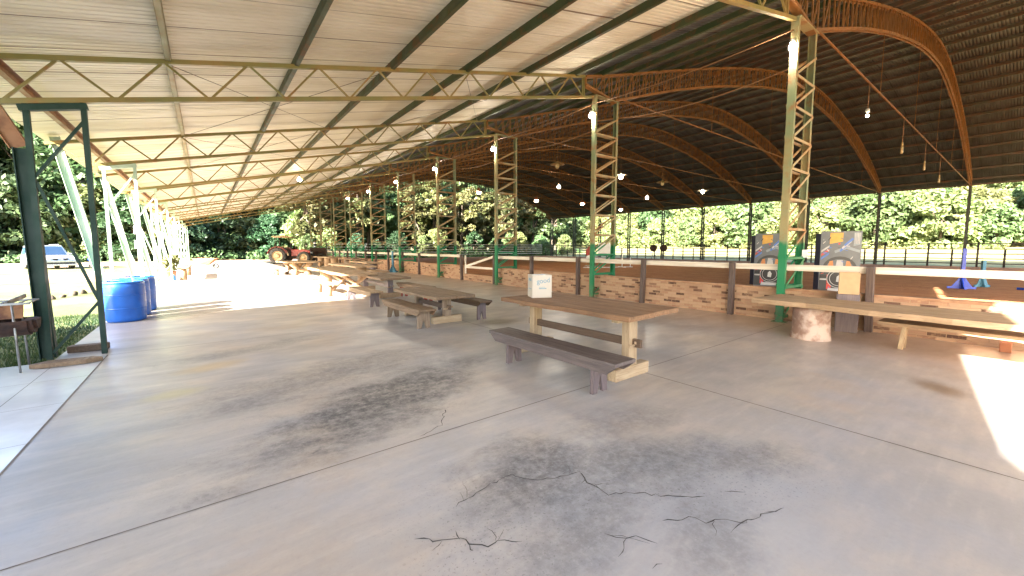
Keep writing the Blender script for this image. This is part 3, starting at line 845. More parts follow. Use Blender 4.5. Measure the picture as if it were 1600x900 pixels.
def trestle_table(label, loc, rz, w, L, h, mt, ml, mf, ms, legy, seed, group='rustic tables', off=0.):
    t = thing('trestle_table', label, 'table', loc, rz, group)
    mb = MB(); plank_top(mb, w, L, h - .06, h, seed, .022); o = mb.build('tabletop', mt, t, .007); o.location.x = off
    for y in legy:
        mb = MB(); mb.box2((-.30, y - .05, h - .115), (.36 + off, y + .05, h - .062)); mb.build('cleat', mf, t, .006)
        mb = MB(); mb.box2((-.085, y - .055, .15), (.085, y + .055, h - .116)); mb.build('leg', ml, t, .008)
        mb = MB(); mb.box2((-.34, y - .065, 0), (.34, y + .065, .148)); mb.build('foot', mf, t, .012)
    a, b = min(legy), max(legy)
    mb = MB(); mb.box2((-.022, a - .17, h * .47), (.022, b + .14, h * .47 + .10)); mb.build('stretcher', ms, t, .005)
    mb = MB(); mb.beam((-.025, a - .10, h * .47 + .055), (.10, a - .10, h * .47 + .05), .03, .035); mb.tube([(-.12, a - .085, h * .5), (-.023, a - .085, h * .5)], .014, 8); mb.build('wedge', mf, t, .004)
    return t
def bench(label, loc, rz, w, L, h, ms, ml, group='wooden plank benches', seed=0, inset=.28, apron=.085):
    t = thing('bench', label, 'bench', loc, rz, group)
    mb = MB(); plank_top(mb, w, L, h - .04, h, seed, .004, 1); mb.build('seat', ms, t, .006)
    for s in (-1, 1):
        x = s * (w / 2 - .03); z1 = h - .042; z0 = z1 - apron
        mb = MB(); mb.prism([(x - .014, -L / 2 + .02, z1), (x - .014, L / 2 - .02, z1), (x - .014, L / 2 - .14, z0), (x - .014, -L / 2 + .14, z0)], (.028, 0, 0)); mb.build('apron', ms, t, .004)
    a = w / 2 - .055
    for s in (-1, 1):
        y = s * (L / 2 - inset); H = h - .042
        pts = [(-a, 0), (-a * .38, 0), (0, H * .52), (a * .38, 0), (a, 0), (a * .93, H), (-a * .93, H)]
        mb = MB(); mb.prism([(px, y - .022, pz) for px, pz in pts], (0, .044, 0)); mb.build('leg', ml, t, .004)
    return t
def log_bench(label, loc, rz, w, L, h, ms, ml, legs, seed, group='benches on log legs', r=.10):
    t = thing('log_bench', label, 'bench', loc, rz, group)
    mb = MB(); plank_top(mb, w, L, h - .05, h, seed, .015, 1); mb.build('seat', ms, t, .006)
    for y in legs:
        mb = MB(); mb.tube([(0, y, 0), (.01, y, h * .5), (0, y, h - .052)], [r * 1.05, r * .97, r], 14); mb.build('leg', ml, t)
    return t
def log_table(label, loc, rz, w, L, h, mt, stumps, seed, group='rustic tables', th=.075, ml=None, wob=.03):
    t = thing('log_table', label, 'table', loc, rz, group)
    mb = MB(); plank_top(mb, w, L, h - th, h, seed, wob); mb.build('tabletop', mt, t, .008)
    for (x, y, r) in stumps:
        rr = random.Random(int(y * 10) + seed); n = 18; vs = []
        prof = [1.06, 1.0, .97, .98, 1.0]; H = h - th - .002
        mb = MB(); fsn = []
        w_ = [1 + rr.uniform(-.05, .05) for _ in range(n)]
        for i, q in enumerate(prof):
            for k in range(n):
                a = 2 * math.pi * k / n; vs.append((x + r * q * w_[k] * math.cos(a), y + r * q * w_[k] * math.sin(a), H * i / 4))
        for i in range(4):
            for k in range(n): fsn.append((i * n + k, i * n + (k + 1) % n, (i + 1) * n + (k + 1) % n, (i + 1) * n + k))
        fsn.append(tuple(range(4 * n, 5 * n))); mb.add(vs, fsn, 0, True); mb.build('stump', ml or M['bark'], t)
    return t
def xleg(parent, y, w, h, mat, seed, r=.06, spread=.42):
    rr = random.Random(seed)
    for s in (-1, 1):
        pts = []
        for k in range(7):
            q = k / 6; x = s * (spread * (1 - 2 * q)) + .05 * math.sin(q * 3.1) * s
            pts.append((x, y + s * r * .55, .0 + (h) * q))
        mb = MB(); mb.tube(pts, [r * (1.15 - .25 * k / 6 + rr.uniform(-.06, .06)) for k in range(7)], 12); mb.build('leg', mat, parent)

trestle_table('heavy plank table with a cardboard box on it, on pale trestle legs, nearest the camera', (4.08, 3.85, 0), R(1.2), 1.12, 2.3, .82,
              M['w_top'], M['w_pale'], M['w_paley'], M['w_dark'], (-.9, .82), 11, off=.13)
bench('long grey weathered bench in front of the plank table that holds the box', (3.36, 3.56, 0), R(1.5), .36, 2.2, .42, M['w_grey'], M['w_greyz'], inset=.36, apron=.095)
trestle_table('low rough plank table standing between two benches left of the box table', (4.0, 8.15, 0), R(1), .95, 2.2, .61,
              M['w_brown'], M['w_brownz'], M['w_paley'], M['w_dark'], (-.65, .7), 21)
bench('brown-topped bench with pale notched legs in front of the low rough table', (3.36, 8.05, 0), R(0), .38, 2.05, .39, M['w_brown'], M['w_brownz'], inset=.22)
bench('dark narrow bench behind the low rough table', (4.78, 8.25, 0), R(1), .34, 2.2, .43, M['w_dark'], M['w_greyz'], inset=.2)
bench('bench with red painted legs half hidden behind the low rough table', (5.1, 11.55, 0), R(2), .38, 2.0, .45, M['w_brown'], M['red'], inset=.16)
T3 = trestle_table('narrow plank table whose near end is in shade behind the low rough table', (4.65, 13.7, 0), R(-1), .98, 3.6, .66,
              M['w_brown'], M['w_greyz'], M['w_tan'], M['w_grey'], (-1.3, 1.3), 31)
bench('bench with a dark notched near leg at the edge of the sunlight', (3.52, 11.65, 0), R(1), .36, 2.4, .42, M['w_tan'], M['w_greyz'], inset=.2)
JT = thing('cross_leg_table', 'sunlit plank table on crossed curving log legs', 'table', (3.95, 16.0, 0), 0, 'rustic tables')
mb = MB(); plank_top(mb, 1.2, 5.6, .68, .745, 41, .04); mb.build('tabletop', M['w_tan'], JT, .008)
xleg(JT, -2.3, .6, .68, M['w_tanz'], 5); xleg(JT, -.6, .6, .68, M['w_tanz'], 6)
mb = MB(); mb.tube([(.1, 2.3, 0), (.1, 2.3, .679)], .24, 16); mb.build('stump', M['w_tanz'], JT)
log_bench('bright sunlit bench on two round log legs beside the cross-legged table', (3.12, 14.6, 0), 0, .34, 2.4, .44, M['w_tan'], M['w_tanz'], (-.8, .65), 44)
TT = thing('trunk_table', 'sunlit table on a splayed forked tree trunk in front of the tractor', 'table', (4.25, 26.2, 0), R(4), 'rustic tables')
mb = MB(); plank_top(mb, 1.6, 2.6, .70, .775, 51, .06, 1); mb.build('tabletop', M['w_tan'], TT, .012)
for s in (-1, 1):
    mb = MB(); mb.tube([(s * .42, -.9, 0), (s * .22, -.9, .22), (s * .16, -.9, .40), (s * .40, -.9, .60), (s * .52, -.9, .70)], [.17, .16, .17, .15, .14], 12); mb.build('leg', M['w_tanz'], TT)
    mb = MB(); mb.tube([(s * .40, .8, 0), (s * .18, .8, .3), (s * .45, .8, .70)], [.15, .15, .13], 12); mb.build('leg', M['w_tanz'], TT)
mb = MB(); mb.box2((-.34, -.98, .18), (.34, -.82, .36)); mb.build('brace', M['w_tanz'], TT, .02)
log_bench('short sunlit bench at the left of the forked trunk table', (3.15, 26.5, 0), 0, .34, 2.0, .40, M['w_tan'], M['w_tanz'], (-.6, .6), 54)
log_table('long sunlit table on a white stump behind the cross-legged table', (5.7, 20.6, 0), R(2), 1.0, 4.6, .74, M['w_tan'], [(0, -1.6, .2), (0, 1.5, .2)], 61, ml=M['w_tanz'])
log_bench('plain sunlit bench alongside the table behind the cross-legged table', (6.7, 20.4, 0), R(2), .34, 3.6, .44, M['w_tan'], M['w_tanz'], (-1.3, 1.3), 62)
log_table('plank table standing nearest the brick wall by the faded blue jump stand', (7.7, 24.6, 0), R(1), .95, 3.4, .72, M['w_tan'], [(0, -1.2, .16), (0, 1.2, .16)], 63, ml=M['w_greyz'])
log_table('long table on thick log stumps, farthest left of the distant row near the tractor', (8.15, 36.2, 0), R(3), 1.0, 5.0, .78, M['w_tan'], [(0, -1.9, .28), (0, -.2, .3), (0, 1.8, .28)], 64, ml=M['w_tanz'])
log_bench('dark bench in front of the distant log stump table', (7.1, 36.0, 0), R(3), .36, 4.2, .46, M['w_brown'], M['w_tanz'], (-1.6, 1.6), 65)
log_table('reddish plank table in the shade at the right end of the distant row', (8.6, 30.6, 0), R(1), 1.0, 3.8, .76, M['w_brown'], [(0, -1.4, .17), (0, 1.4, .17)], 66, ml=M['w_brownz'])
bench('pale bench beside the shaded reddish table', (7.6, 30.4, 0), R(1), .36, 2.6, .45, M['w_brown'], M['w_brownz'])
# right-hand group
log_table('long thick plank table on a round log stump beside the brick wall', (8.40, .55, 0), R(-3.5), 1.15, 5.1, .655, M['w_tan'], [(-.12, 1.72, .275), (0, -1.9, .27)], 71, th=.085, wob=.05)
RB = log_bench('long thin bench tucked under the plank table beside the brick wall', (8.66, -.35, 0), R(-1), .56, 3.5, .43, M['w_tan'], M['w_paley'], (), 72)
for y in (1.48, -1.4):
    for s in (-1, 1):
        mb = MB(); mb.beam((s * .04, y, .37), (s * .11, y + .02, 0), .06, .055, up=(0, 1, 0)); mb.build('leg', M['w_pale'], RB, .004)
mb = MB(); mb.box2((-.17, -.17, 0), (.17, .17, .72)); o = mb.build('wooden_pedestal', M['w_greyz'], None, .015); o.location = (9.63, 2.06, 0); o.rotation_euler.z = R(12)
tag(o, 'square grey wooden block standing behind the long table and carrying a brown box', 'pedestal')
mb = MB(); mb.box2((-.10, -.06, 0), (.10, .06, .15)); o = mb.build('wood_block', M['terracotta'], None, .01); o.location = (9.66, .14, 0)
tag(o, 'small red brown block on the floor at the foot of the brick wall', 'block')

# boxes
def text_mesh(body, size, mat, parent, loc, rot, name='lettering', bold=0.):
    cu = bpy.data.curves.new(name, 'FONT'); cu.body = body; cu.size = size; cu.extrude = .0006; cu.offset = bold; cu.align_x = 'CENTER'; cu.align_y = 'CENTER'
    t = bpy.data.objects.new(name, cu); COL.objects.link(t)
    bpy.context.view_layer.update()
    me = bpy.data.meshes.new_from_object(t.evaluated_get(bpy.context.evaluated_depsgraph_get()))
    bpy.data.objects.remove(t); me.materials.clear(); me.materials.append(mat)
    o = bpy.data.objects.new(name, me); COL.objects.link(o); o.parent = parent; o.location = loc; o.rotation_euler = rot
    return o
def cardbox(label, loc, rz, d, mat):
    t = thing('cardboard_box', label, 'box', loc, rz)
    x, y, z = d[0] / 2, d[1] / 2, d[2]
    mb = MB(); w = .006
    mb.box2((-x, -y, 0), (x, y, w)); mb.box2((-x, -y, w), (-x + w, y, z)); mb.box2((x - w, -y, w), (x, y, z))
    mb.box2((-x + w, -y, w), (x - w, -y + w, z)); mb.box2((-x + w, y - w, w), (x - w, y, z)); mb.box2((-x + w, -y + w, z - .05), (x - w, y - w, z - .045))
    mb.build('carton', mat, t, .002)
    return t
B1 = cardbox('pale printed cardboard box with a white bag on top, on the plank table', (4.13, 4.66, .822), R(-25), (.31, .27, .35), M['card'])
text_mesh('good', .105, M['print'], B1, (.02, -.1362, .26), (R(90), R(-6), 0), bold=.0015)
text_mesh('good', .07, M['print'], B1, (-.1562, .0, .28), (R(90), 0, R(-90)), bold=.006)
mb = MB(); mb.box2((-.05, -.1366, .135), (.07, -.1353, .15)); mb.box2((-.05, -.1366, .16), (.05, -.1353, .166)); mb.box2((-.1566, -.09, .13), (-.1553, .08, .142)); mb.build('print_line', M['print'], B1)
mb = MB(); rr = random.Random(4)
for i in range(5): mb.sphere((rr.uniform(-.1, .06), rr.uniform(-.08, .05), .335), .045, 10, 0, 1.2, 1, .55)
mb.build('bag', M['paper'], B1)
cardbox('plain brown cardboard box on the wooden block behind the long table', (9.63, 2.06, .722), R(14), (.34, .3, .40), M['card2'])

# ------------------------------------------------------------------ left side: drums, grill, planks
def drum(label, loc, rz):
    t = thing('plastic_drum', label, 'drum', loc, rz, 'blue plastic drums'); t.scale = (1.14, 1.14, .99)
    prof = [(.001, .01), (.25, .0), (.275, .015), (.288, .06), (.290, .10), (.2935, .275), (.294, .285), (.297, .289), (.297, .297), (.294, .301), (.2942, .31), (.2955, .42), (.296, .565), (.296, .575), (.299, .579), (.299, .587), (.296, .591), (.2958, .60), (.293, .76), (.291, .80), (.283, .845), (.288, .852), (.288, .872), (.270, .88), (.262, .874), (.258, .845), (.001, .842)]
    mb = MB(); mb.lathe(prof, 40); mb.build('body', M['blue'], t)
    mb = MB()
    for x in (-.15, .15): mb.lathe([(.001, .87), (.03, .87), (.036, .864), (.036, .8425)], 14, (x, .03, 0))
    mb.build('bung', M['bluelid'], t)
    mb = MB(); mb.lathe([(.2885, .850), (.293, .853), (.293, .871), (.2885, .874)], 40); mb.build('rim', M['bluelid'], t)
    return t
drum('blue plastic drum at the floor edge, foremost of the three', (-1.43, 11.95, 0), .3)
drum('blue plastic drum standing in the middle of the three', (-1.42, 12.72, 0), 1.1)
drum('blue plastic drum farthest back of the three, only its rim showing', (-1.38, 13.6, 0), 2.)

GR = thing('barrel_grill', 'dark half barrel grill on thin legs at the edge of the lawn', 'grill', (-2.42, 7.95, 0), R(4))
mb = MB(); n = 16; rI = .235
for k in range(n):   # half shell
    a0 = math.pi + math.pi * k / n; a1 = math.pi + math.pi * (k + 1) / n
    p = lambda a, r: (r * math.cos(a), r * math.sin(a))
    (y0, z0), (y1, z1) = p(a0, rI), p(a1, rI); (y2, z2), (y3, z3) = p(a0, rI - .012), p(a1, rI - .012)
    vs = []
    for x in (-.55, .50): vs += [(x, y0, z0 * .9 + .66), (x, y1, z1 * .9 + .66), (x, y3, z3 * .9 + .66), (x, y2, z2 * .9 + .66)]
    mb.add(vs, [(0, 1, 5, 4), (1, 2, 6, 5), (2, 3, 7, 6), (3, 0, 4, 7)], 0, False)
for x, s, sc in ((.50, 1, 1), (.55, .8, .88), (.59, .6, .62), (-.55, -1, 1)):
    pts = [(x, sc * rI * math.cos(math.pi + math.pi * k / 16), sc * .9 * rI * math.sin(math.pi + math.pi * k / 16) + .66) for k in range(17)]
    mb.prism(pts, (.05 * s, 0, 0))
mb.build('barrel', M['rust'], GR)
mb = MB(); mb.prism([(-.32, .05, .66), (.48, .05, .67), (.47, .20, .86), (.10, .22, .87), (-.10, .20, .80)], (0, .02, .0)); mb.build('fire_guard', M['hide'], GR)
mb = MB()
mb.box2((-.62, -.28, .875), (.60, -.25, .90)); mb.box2((-.62, .25, .875), (.60, .28, .90))
for k in range(15): x = -.60 + k * .084; mb.box2((x, -.25, .88), (x + .014, .25, .892))
mb.beam((.40, -.2, .90), (.50, .16, .955), .02, .05); mb.build('grate', M['steel'], GR)
for (x, y) in ((.44, -.2), (.44, .22), (-.4, -.2), (-.4, .22)):
    mb = MB(); mb.tube([(x, y, .87), (x + .02, y * 1.1, .0)], .012, 8); mb.build('leg', M['steel'], GR)
    
mb = MB(); mb.prism([(-.36, -.05, 0), (-.22, -.11, 0), (.18, -.10, 0), (.34, -.02, 0), (.22, .08, 0), (-.20, .10, 0)], (0, 0, .065)); o = mb.build('timber_slab', M['w_brown'], None, .012); o.location = (-1.55, 7.93, .0); o.rotation_euler.z = R(-4)
tag(o, 'pointed brown timber slab lying across the foot of the green side frame', 'timber')
mb = MB(); mb.box2((-.22, -.08, 0), (.22, .08, .10)); o = mb.build('timber_block', M['w_dark'], None, .012); o.location = (-1.50, 8.80, .0); o.rotation_euler.z = R(-6)
tag(o, 'short dark timber block lying behind the pointed timber slab', 'timber')

# bench with log leg, plant, bottle, wheelbarrow on the sunny side
log_bench('sunlit bench on log legs by the eave posts left of the wheelbarrow', (-.86, 27.2, 0), R(-1), .42, 5.0, .60, M['w_tan'], M['w_tanz'], (-2.0, 1.9), 91, r=.14)
mb = MB(); mb.lathe([(.001, 0), (.1, 0), (.11, .02), (.11, .2), (.05, .26), (.035, .29), (.001, .29)], 16); o = mb.build('water_bottle', M['bluelid']); o.location = (-1.28, 25.0, 0)
tag(o, 'pale blue bottle on the floor by the log-legged bench', 'bottle')
WBR = thing('wheelbarrow', 'red wheelbarrow parked on the sunlit floor near the eave posts', 'wheelbarrow', (-.15, 37.2, 0), R(-20))
mb = MB(); lo = [(-.25, -.28, .32), (.38, -.22, .32), (.38, .22, .32), (-.25, .28, .32)]; hi = [(-.55, -.46, .78), (.85, -.40, .74), (.85, .40, .74), (-.55, .46, .78)]
mb.add(lo + hi, [(0, 1, 2, 3), (0, 4, 5, 1), (1, 5, 6, 2), (2, 6, 7, 3), (3, 7, 4, 0)]); o = mb.build('tray', M['terracotta'], WBR)
sd = o.modifiers.new('th', 'SOLIDIFY'); sd.thickness = .012
mb = MB(); mb.lathe([(.11, -.04), (.19, -.05), (.2, 0), (.19, .05), (.11, .04)], 20, (0, 0, 0), 0, Matrix.Rotation(R(90), 3, 'X')); o = mb.build('wheel', M['black'], WBR); o.location = (.78, 0, .2)
for s in (-1, 1):
    mb = MB(); mb.tube([(.78, s * .08, .2), (.1, s * .22, .30), (-1.1, s * .3, .62)], .02, 8); mb.tube([(-.3, s * .25, .38), (-.42, s * .26, 0)], .018, 8); mb.build('handle', M['steel'], WBR)

# ------------------------------------------------------------------ vehicles
def wheel(parent, x, y, r, w, tm, hm, name='wheel'):
    e = MB(); Mx = Matrix.Rotation(R(90), 3, 'X')
    e.lathe([(r * .62, -w / 2), (r * .93, -w / 2), (r, -w * .3), (r, w * .3), (r * .93, w / 2), (r * .62, w / 2)], 26, (0, 0, 0), 0, Mx); o = e.build(name, tm, parent); o.location = (x, y, r)
    e = MB(); e.lathe([(.001, -w * .30), (r * .25, -w * .34), (r * .3, -w * .2), (r * .55, -w * .22), (r * .63, -w * .42), (r * .63, w * .42), (r * .55, w * .22), (r * .3, w * .2), (r * .25, w * .34), (.001, w * .30)], 22, (0, 0, 0), 0, Mx)
    e.build('rim', hm, o); return o
# silver car: nose along +x
CAR = thing('parked_car', 'silver estate-style off-roader parked nose-on by the trees', 'car', (-9.55, 45.9, -.05), math.atan2(-.89, .46))
prof = [(-2.2, .42), (-2.22, .95), (-2.05, 1.02), (1.05, 1.04), (1.75, .98), (2.12, .84), (2.2, .62), (2.18, .36), (1.9, .30), (-2.0, .30)]
mb = MB(); mb.prism([(x, -.88, z) for x, z in prof], (0, 1.76, 0)); mb.build('body', M['silver'], CAR, .08)
lo = [(-2.12, -.84, 1.0), (1.0, -.84, 1.02), (1.0, .84, 1.02), (-2.12, .84, 1.0)]; hi = [(-1.98, -.71, 1.74), (.18, -.72, 1.78), (.18, .72, 1.78), (-1.98, .71, 1.74)]
mb = MB(); mb.add(lo + hi, [(3, 2, 1, 0), (4, 5, 6, 7), (0, 1, 5, 4), (1, 2, 6, 5), (2, 3, 7, 6), (3, 0, 4, 7)]); mb.build('cabin', M['silver'], CAR, .06)
def onface(a, b, c, d, u0, u1, v0, v1, off):
    a, b, c, d = map(Vector, (a, b, c, d))
    P = lambda u, v: (a.lerp(b, u)).lerp(d.lerp(c, u), v)
    n = (b - a).cross(d - a).normalized() * off
    return [P(u0, v0) + n, P(u1, v0) + n, P(u1, v1) + n, P(u0, v1) + n], n
def pane(nm, face, u0, u1, v0, v1, mat):
    q, n = onface(*face, u0, u1, v0, v1, .012); mb = MB(); mb.prism([p - n * 1.5 for p in q], n * 2.0); mb.build(nm, mat, CAR)
FR = (lo[1], lo[2], hi[2], hi[1]); LS = (lo[0], lo[1], hi[1], hi[0]); RS = (lo[2], lo[3], hi[3], hi[2])
pane('windscreen', FR, .08, .92, .06, .90, M['glass'])
for a, b in ((.06, .28), (.32, .60), (.63, .90)):
    pane('window', LS, a, b, .12, .85, M['glass']); pane('window', RS, 1 - b, 1 - a, .12, .85, M['glass'])
for s in (-1, 1):
    mb = MB(); mb.prism([(2.13, s * .52, .70), (2.13, s * .82, .72), (2.08, s * .84, .86), (2.08, s * .52, .82)], (.06, 0, 0)); mb.build('headlight', M['lampglass'], CAR, .01)
    mb = MB(); mb.prism([(2.14, s * .10, .80), (2.14, s * .44, .82), (2.16, s * .36, .68), (2.16, s * .16, .68)], (.05, 0, 0)); mb.build('grille', M['black'], CAR)
    mb = MB(); mb.sphere((.72, s * 1.0, 1.10), .11, 12, 0, .7, 1.1, .8); mb.build('mirror', M['silver'], CAR)
    mb = MB(); mb.tube([(-1.75, s * .58, 1.78), (-1.7, s * .58, 1.83), (.0, s * .6, 1.85), (.05, s * .6, 1.78)], .02, 6); mb.build('roof_rail', M['silver'], CAR)
mb = MB(); mb.box2((2.13, -.74, .40), (2.23, .74, .52)); mb.build('bumper_grille', M['black'], CAR, .02)
mb = MB(); mb.box2((2.19, -.82, .26), (2.26, .82, .38)); mb.build('bumper', M['silver'], CAR, .02)
for x in (-1.35, 1.38):
    for s in (-1, 1): wheel(CAR, x, s * .80, .36, .23, M['black'], M['steel'])
# blue motorcycle
MO = thing('motorcycle', 'small blue motorcycle parked beside the silver car', 'motorcycle', (-6.9, 44.0, -.05), R(-70))
for x in (-.62, .62): wheel(MO, x, 0, .30, .11, M['black'], M['steel'])
mb = MB(); mb.prism([(-.75, -.12, .62), (.25, -.12, .58), (.42, -.12, .78), (.15, -.12, .92), (-.2, -.12, .72), (-.8, -.12, .78)], (0, .24, 0)); mb.build('fairing', M['bluepaint'], MO, .03)
mb = MB(); mb.box2((-.7, -.13, .74), (-.12, .13, .84)); mb.build('seat', M['black'], MO, .03)
mb = MB(); mb.box2((-.25, -.15, .28), (.25, .15, .58)); mb.build('engine', M['steel'], MO, .03)
mb = MB(); mb.tube([(.62, .06, .3), (.42, .06, .95)], .025, 8); mb.tube([(.62, -.06, .3), (.42, -.06, .95)], .025, 8); mb.tube([(.40, -.34, 1.0), (.42, 0, .96), (.40, .34, 1.0)], .018, 8); mb.build('handlebar', M['steel'], MO)
mb = MB(); mb.sphere((.52, 0, .86), .1, 12); mb.build('headlight', M['lampglass'], MO)
# tractor, nose along +x
TRC = thing('tractor', 'old red farm tractor with a tan canopy parked at the far end of the floor', 'tractor', (6.75, 44.4, -.03), R(-28))
mb = MB(); mb.prism([(.05, -.3, .75), (1.75, -.3, .80), (1.8, -.3, 1.25), (1.5, -.3, 1.38), (.1, -.3, 1.42)], (0, .6, 0)); mb.build('hood', M['red'], TRC, .04)
mb = MB(); mb.box2((-1.1, -.26, .45), (1.5, .26, .78)); mb.build('chassis', M['rust'], TRC, .03)
mb = MB(); mb.box2((1.80, -.24, .82), (1.85, .24, 1.22)); mb.build('grille', M['black'], TRC)
for s in (-1, 1):
    w_ = wheel(TRC, -.95, s * .82, .78, .44, M['tyre'], M['hub'])
    mb = MB()
    for k in range(22):
        a = 2 * math.pi * k / 22
        mb.box((.775 * math.cos(a), 0, .775 * math.sin(a)), (.07, .42, .05), 0, 0, 0, -a + .0)
    mb.build('tread', M['tyre'], w_)
    wheel(TRC, 1.35, s * .78, .60, .36, M['tyre'], M['hub'])
    mb = MB()
    for k in range(9):
        a = R(20 + 16 * k); b = R(20 + 16 * (k + 1))
        q = [(-.95 + .86 * math.cos(t), s * .82 - .24, .78 + .86 * math.sin(t)) for t in (a, b)] + [(-.95 + .89 * math.cos(t), s * .82 - .24, .78 + .89 * math.sin(t)) for t in (b, a)]
        mb.prism(q, (0, .48, 0))
    mb.build('fender', M['red'], TRC)
    mb = MB(); mb.tube([(-1.25, s * .55, 1.5), (-1.25, s * .55, 2.55)], .028, 8); mb.build('canopy_post', M['rust'], TRC); mb = MB(); mb.tube([(.25, s * .5, 1.35), (-.05, s * .55, 2.55)], .028, 8); mb.build('canopy_post', M['rust'], TRC)
    mb = MB(); mb.lathe([(.001, 0), (.1, .0), (.1, .06), (.001, .08)], 14, (0, 0, 0), 0, Matrix.Rotation(R(90), 3, 'Y')); o = mb.build('headlight', M['lampglass'], TRC); o.location = (1.83, s * .2, 1.08)
mb = MB(); mb.prism([(-1.45, -.8, 2.56), (.25, -.8, 2.54), (.3, -.8, 2.60), (-.6, -.8, 2.72), (-1.45, -.8, 2.68)], (0, 1.6, 0)); mb.build('canopy', M['canopy'], TRC, .02)
mb = MB(); mb.box2((-.95, -.25, 1.05), (-.5, .25, 1.15)); mb.box2((-1.0, -.25, 1.15), (-.9, .25, 1.6)); mb.build('seat', M['hide'], TRC, .03)
mb = MB(); mb.lathe([(.18, 0), (.2, .015), (.22, 0), (.2, -.015), (.18, 0)], 20); o = mb.build('steering_wheel', M['black'], TRC); o.location = (-.2, 0, 1.55); o.rotation_euler.y = R(-35)
mb = MB(); mb.tube([(1.2, .18, 1.35), (1.2, .18, 2.0)], .035, 8); mb.build('exhaust_pipe', M['rust'], TRC)
TL = thing('farm_trailer', 'dark red farm trailer standing behind the tractor in the shade', 'trailer', (9.35, 45.4, -.03), R(-10))
mb = MB(); mb.box2((-.75, -.7, .65), (.75, .7, 1.55)); mb.box2((-.68, -.63, 1.551), (.68, .63, 1.56)); mb.build('body', M['rust'], TL, .02)
for s in (-1, 1): wheel(TL, .2, s * .82, .5, .24, M['tyre'], M['rust'])
mb = MB(); mb.tube([(-.75, 0, .6), (-1.6, 0, .5)], .05, 8); mb.build('drawbar', M['rust'], TL)

# ------------------------------------------------------------------ things in the arena
def poster(label, loc, rz):
    t = thing('display_panel', label, 'display panel', loc, rz, 'printed display panels in the arena')
    W_, H_ = 1.02, 2.03
    mb = MB(); mb.box2((-W_ / 2, 0, .04), (W_ / 2, .025, H_)); mb.build('panel', [M['p_grey']], t)
    mb = MB(); mb.box((-W_ / 2 - .07, .10, H_ / 2 + .0), (.20, .02, H_ * .93), R(-52)); mb.build('side_leaf', M['p_navy'], t)
    mb = MB()
    L_ = [0]
    def q(pts, m):
        L_[0] += 1; y = -.0015 - .0004 * L_[0]
        mb.prism([(x * W_ / 2, y, z) for x, z in pts], (0, .0003, 0), m)
    K = {n: i for i, n in enumerate(PK)}
    q([(-.98, .07), (.98, .07), (.98, .62), (-.98, .62)], K['p_dark'])                      # dark foot
    q([(-.60, .14), (-.38, .14), (-.25, .78), (-.60, .78)], K['p_red']); q([(.42, .40), (.9, .40), (.9, .70), (.5, .78)], K['p_red'])
    q([(-.95, .62), (.95, .62), (.95, .80), (.6, .84), (-.6, .84), (-.95, .80)], K['p_dark'])
    q([(-.55, .08), (.5, .08), (.45, .18), (-.5, .18)], K['p_white'])
    # arch of the stand in the print
    arc = [(.86 * math.cos(R(a)), .80 + .42 * math.sin(R(a))) for a in range(0, 181, 15)]; arc2 = [(.70 * math.cos(R(a)), .80 + .33 * math.sin(R(a))) for a in range(180, -1, -15)]
    q(arc + arc2, K['p_dark'])
    q([(-.62, .84), (-.28, .84), (-.34, 1.08), (-.50, 1.06)], K['p_orange']); q([(.62, .84), (.28, .84), (.34, 1.08), (.50, 1.06)], K['p_orange'])
    q([(-.2, .84), (.2, .84), (.14, 1.10), (-.14, 1.10)], K['p_white'])
    q([(-.55, 1.62), (.10, 1.70), (.10, 1.98), (-.55, 1.98)], K['p_yellow'])
    q([(.62, 1.55), (.95, 1.6), (.95, 1.98), (.62, 1.98)], K['p_steel']); 
    for k in range(4): q([(.66 + .07 * k, 1.62), (.69 + .07 * k, 1.62), (.69 + .07 * k, 1.96), (.66 + .07 * k, 1.96)], K['p_white'])
    q([(-.25, 1.32), (.3, 1.46), (.95, 1.34), (.95, 1.42), (.3, 1.56), (-.3, 1.40)], K['p_steel'])
    # blue and white streaks, red dash
    for k in range(3):
        q([(.0 + .1 * k, 1.36 + .09 * k), (.42 + .1 * k, 1.60 + .08 * k), (.36 + .1 * k, 1.66 + .08 * k), (-.04 + .1 * k, 1.42 + .09 * k)], K['p_blue'] if k != 1 else K['p_white'])
        q([(-.95, 1.10 + .12 * k), (-.55, 1.28 + .12 * k), (-.55, 1.34 + .12 * k), (-.95, 1.17 + .12 * k)], [K['p_blue'], K['p_red'], K['p_white']][k])
    rp = random.Random(12)
    for k in range(46):     # small busy shapes of the print: beams, crowd, lettering-like bits too small to read
        x0 = rp.uniform(-.95, .8); z0 = rp.choice((rp.uniform(1.0, 1.9), rp.uniform(.1, .78))); w_ = rp.uniform(.03, .2); h_ = rp.uniform(.012, .05); sk = rp.uniform(-.06, .1)
        q([(x0, z0), (min(x0 + w_, .97), z0 + sk), (min(x0 + w_, .97), z0 + sk + h_), (x0, z0 + h_)], K[rp.choice(('p_dark', 'p_steel', 'p_dark', 'p_white', 'p_blue', 'p_black', 'p_grey', 'p_red'))])
    # round badge
    ring = lambda r: [(r * math.cos(2 * math.pi * k / 28), .50 + r * .51 * math.sin(2 * math.pi * k / 28)) for k in range(28)]
    q(ring(.60), K['p_white']); q(ring(.57), K['p_black']); q(ring(.47), K['p_white']); q(ring(.44), K['p_black'])
    q([(-.12, .40), (.10, .38), (.14, .52), (.02, .62), (-.10, .56)], K['p_white'])
    for s in (-1, 1): q([(s * .62, .52), (s * .95, .52), (s * .95, .60), (s * .62, .60)], K['p_black']); q([(s * .62, .44), (s * .95, .44), (s * .95, .49), (s * .62, .49)], K['p_white'])
    mb.build('print', [M[n] for n in PK], t)
    return t
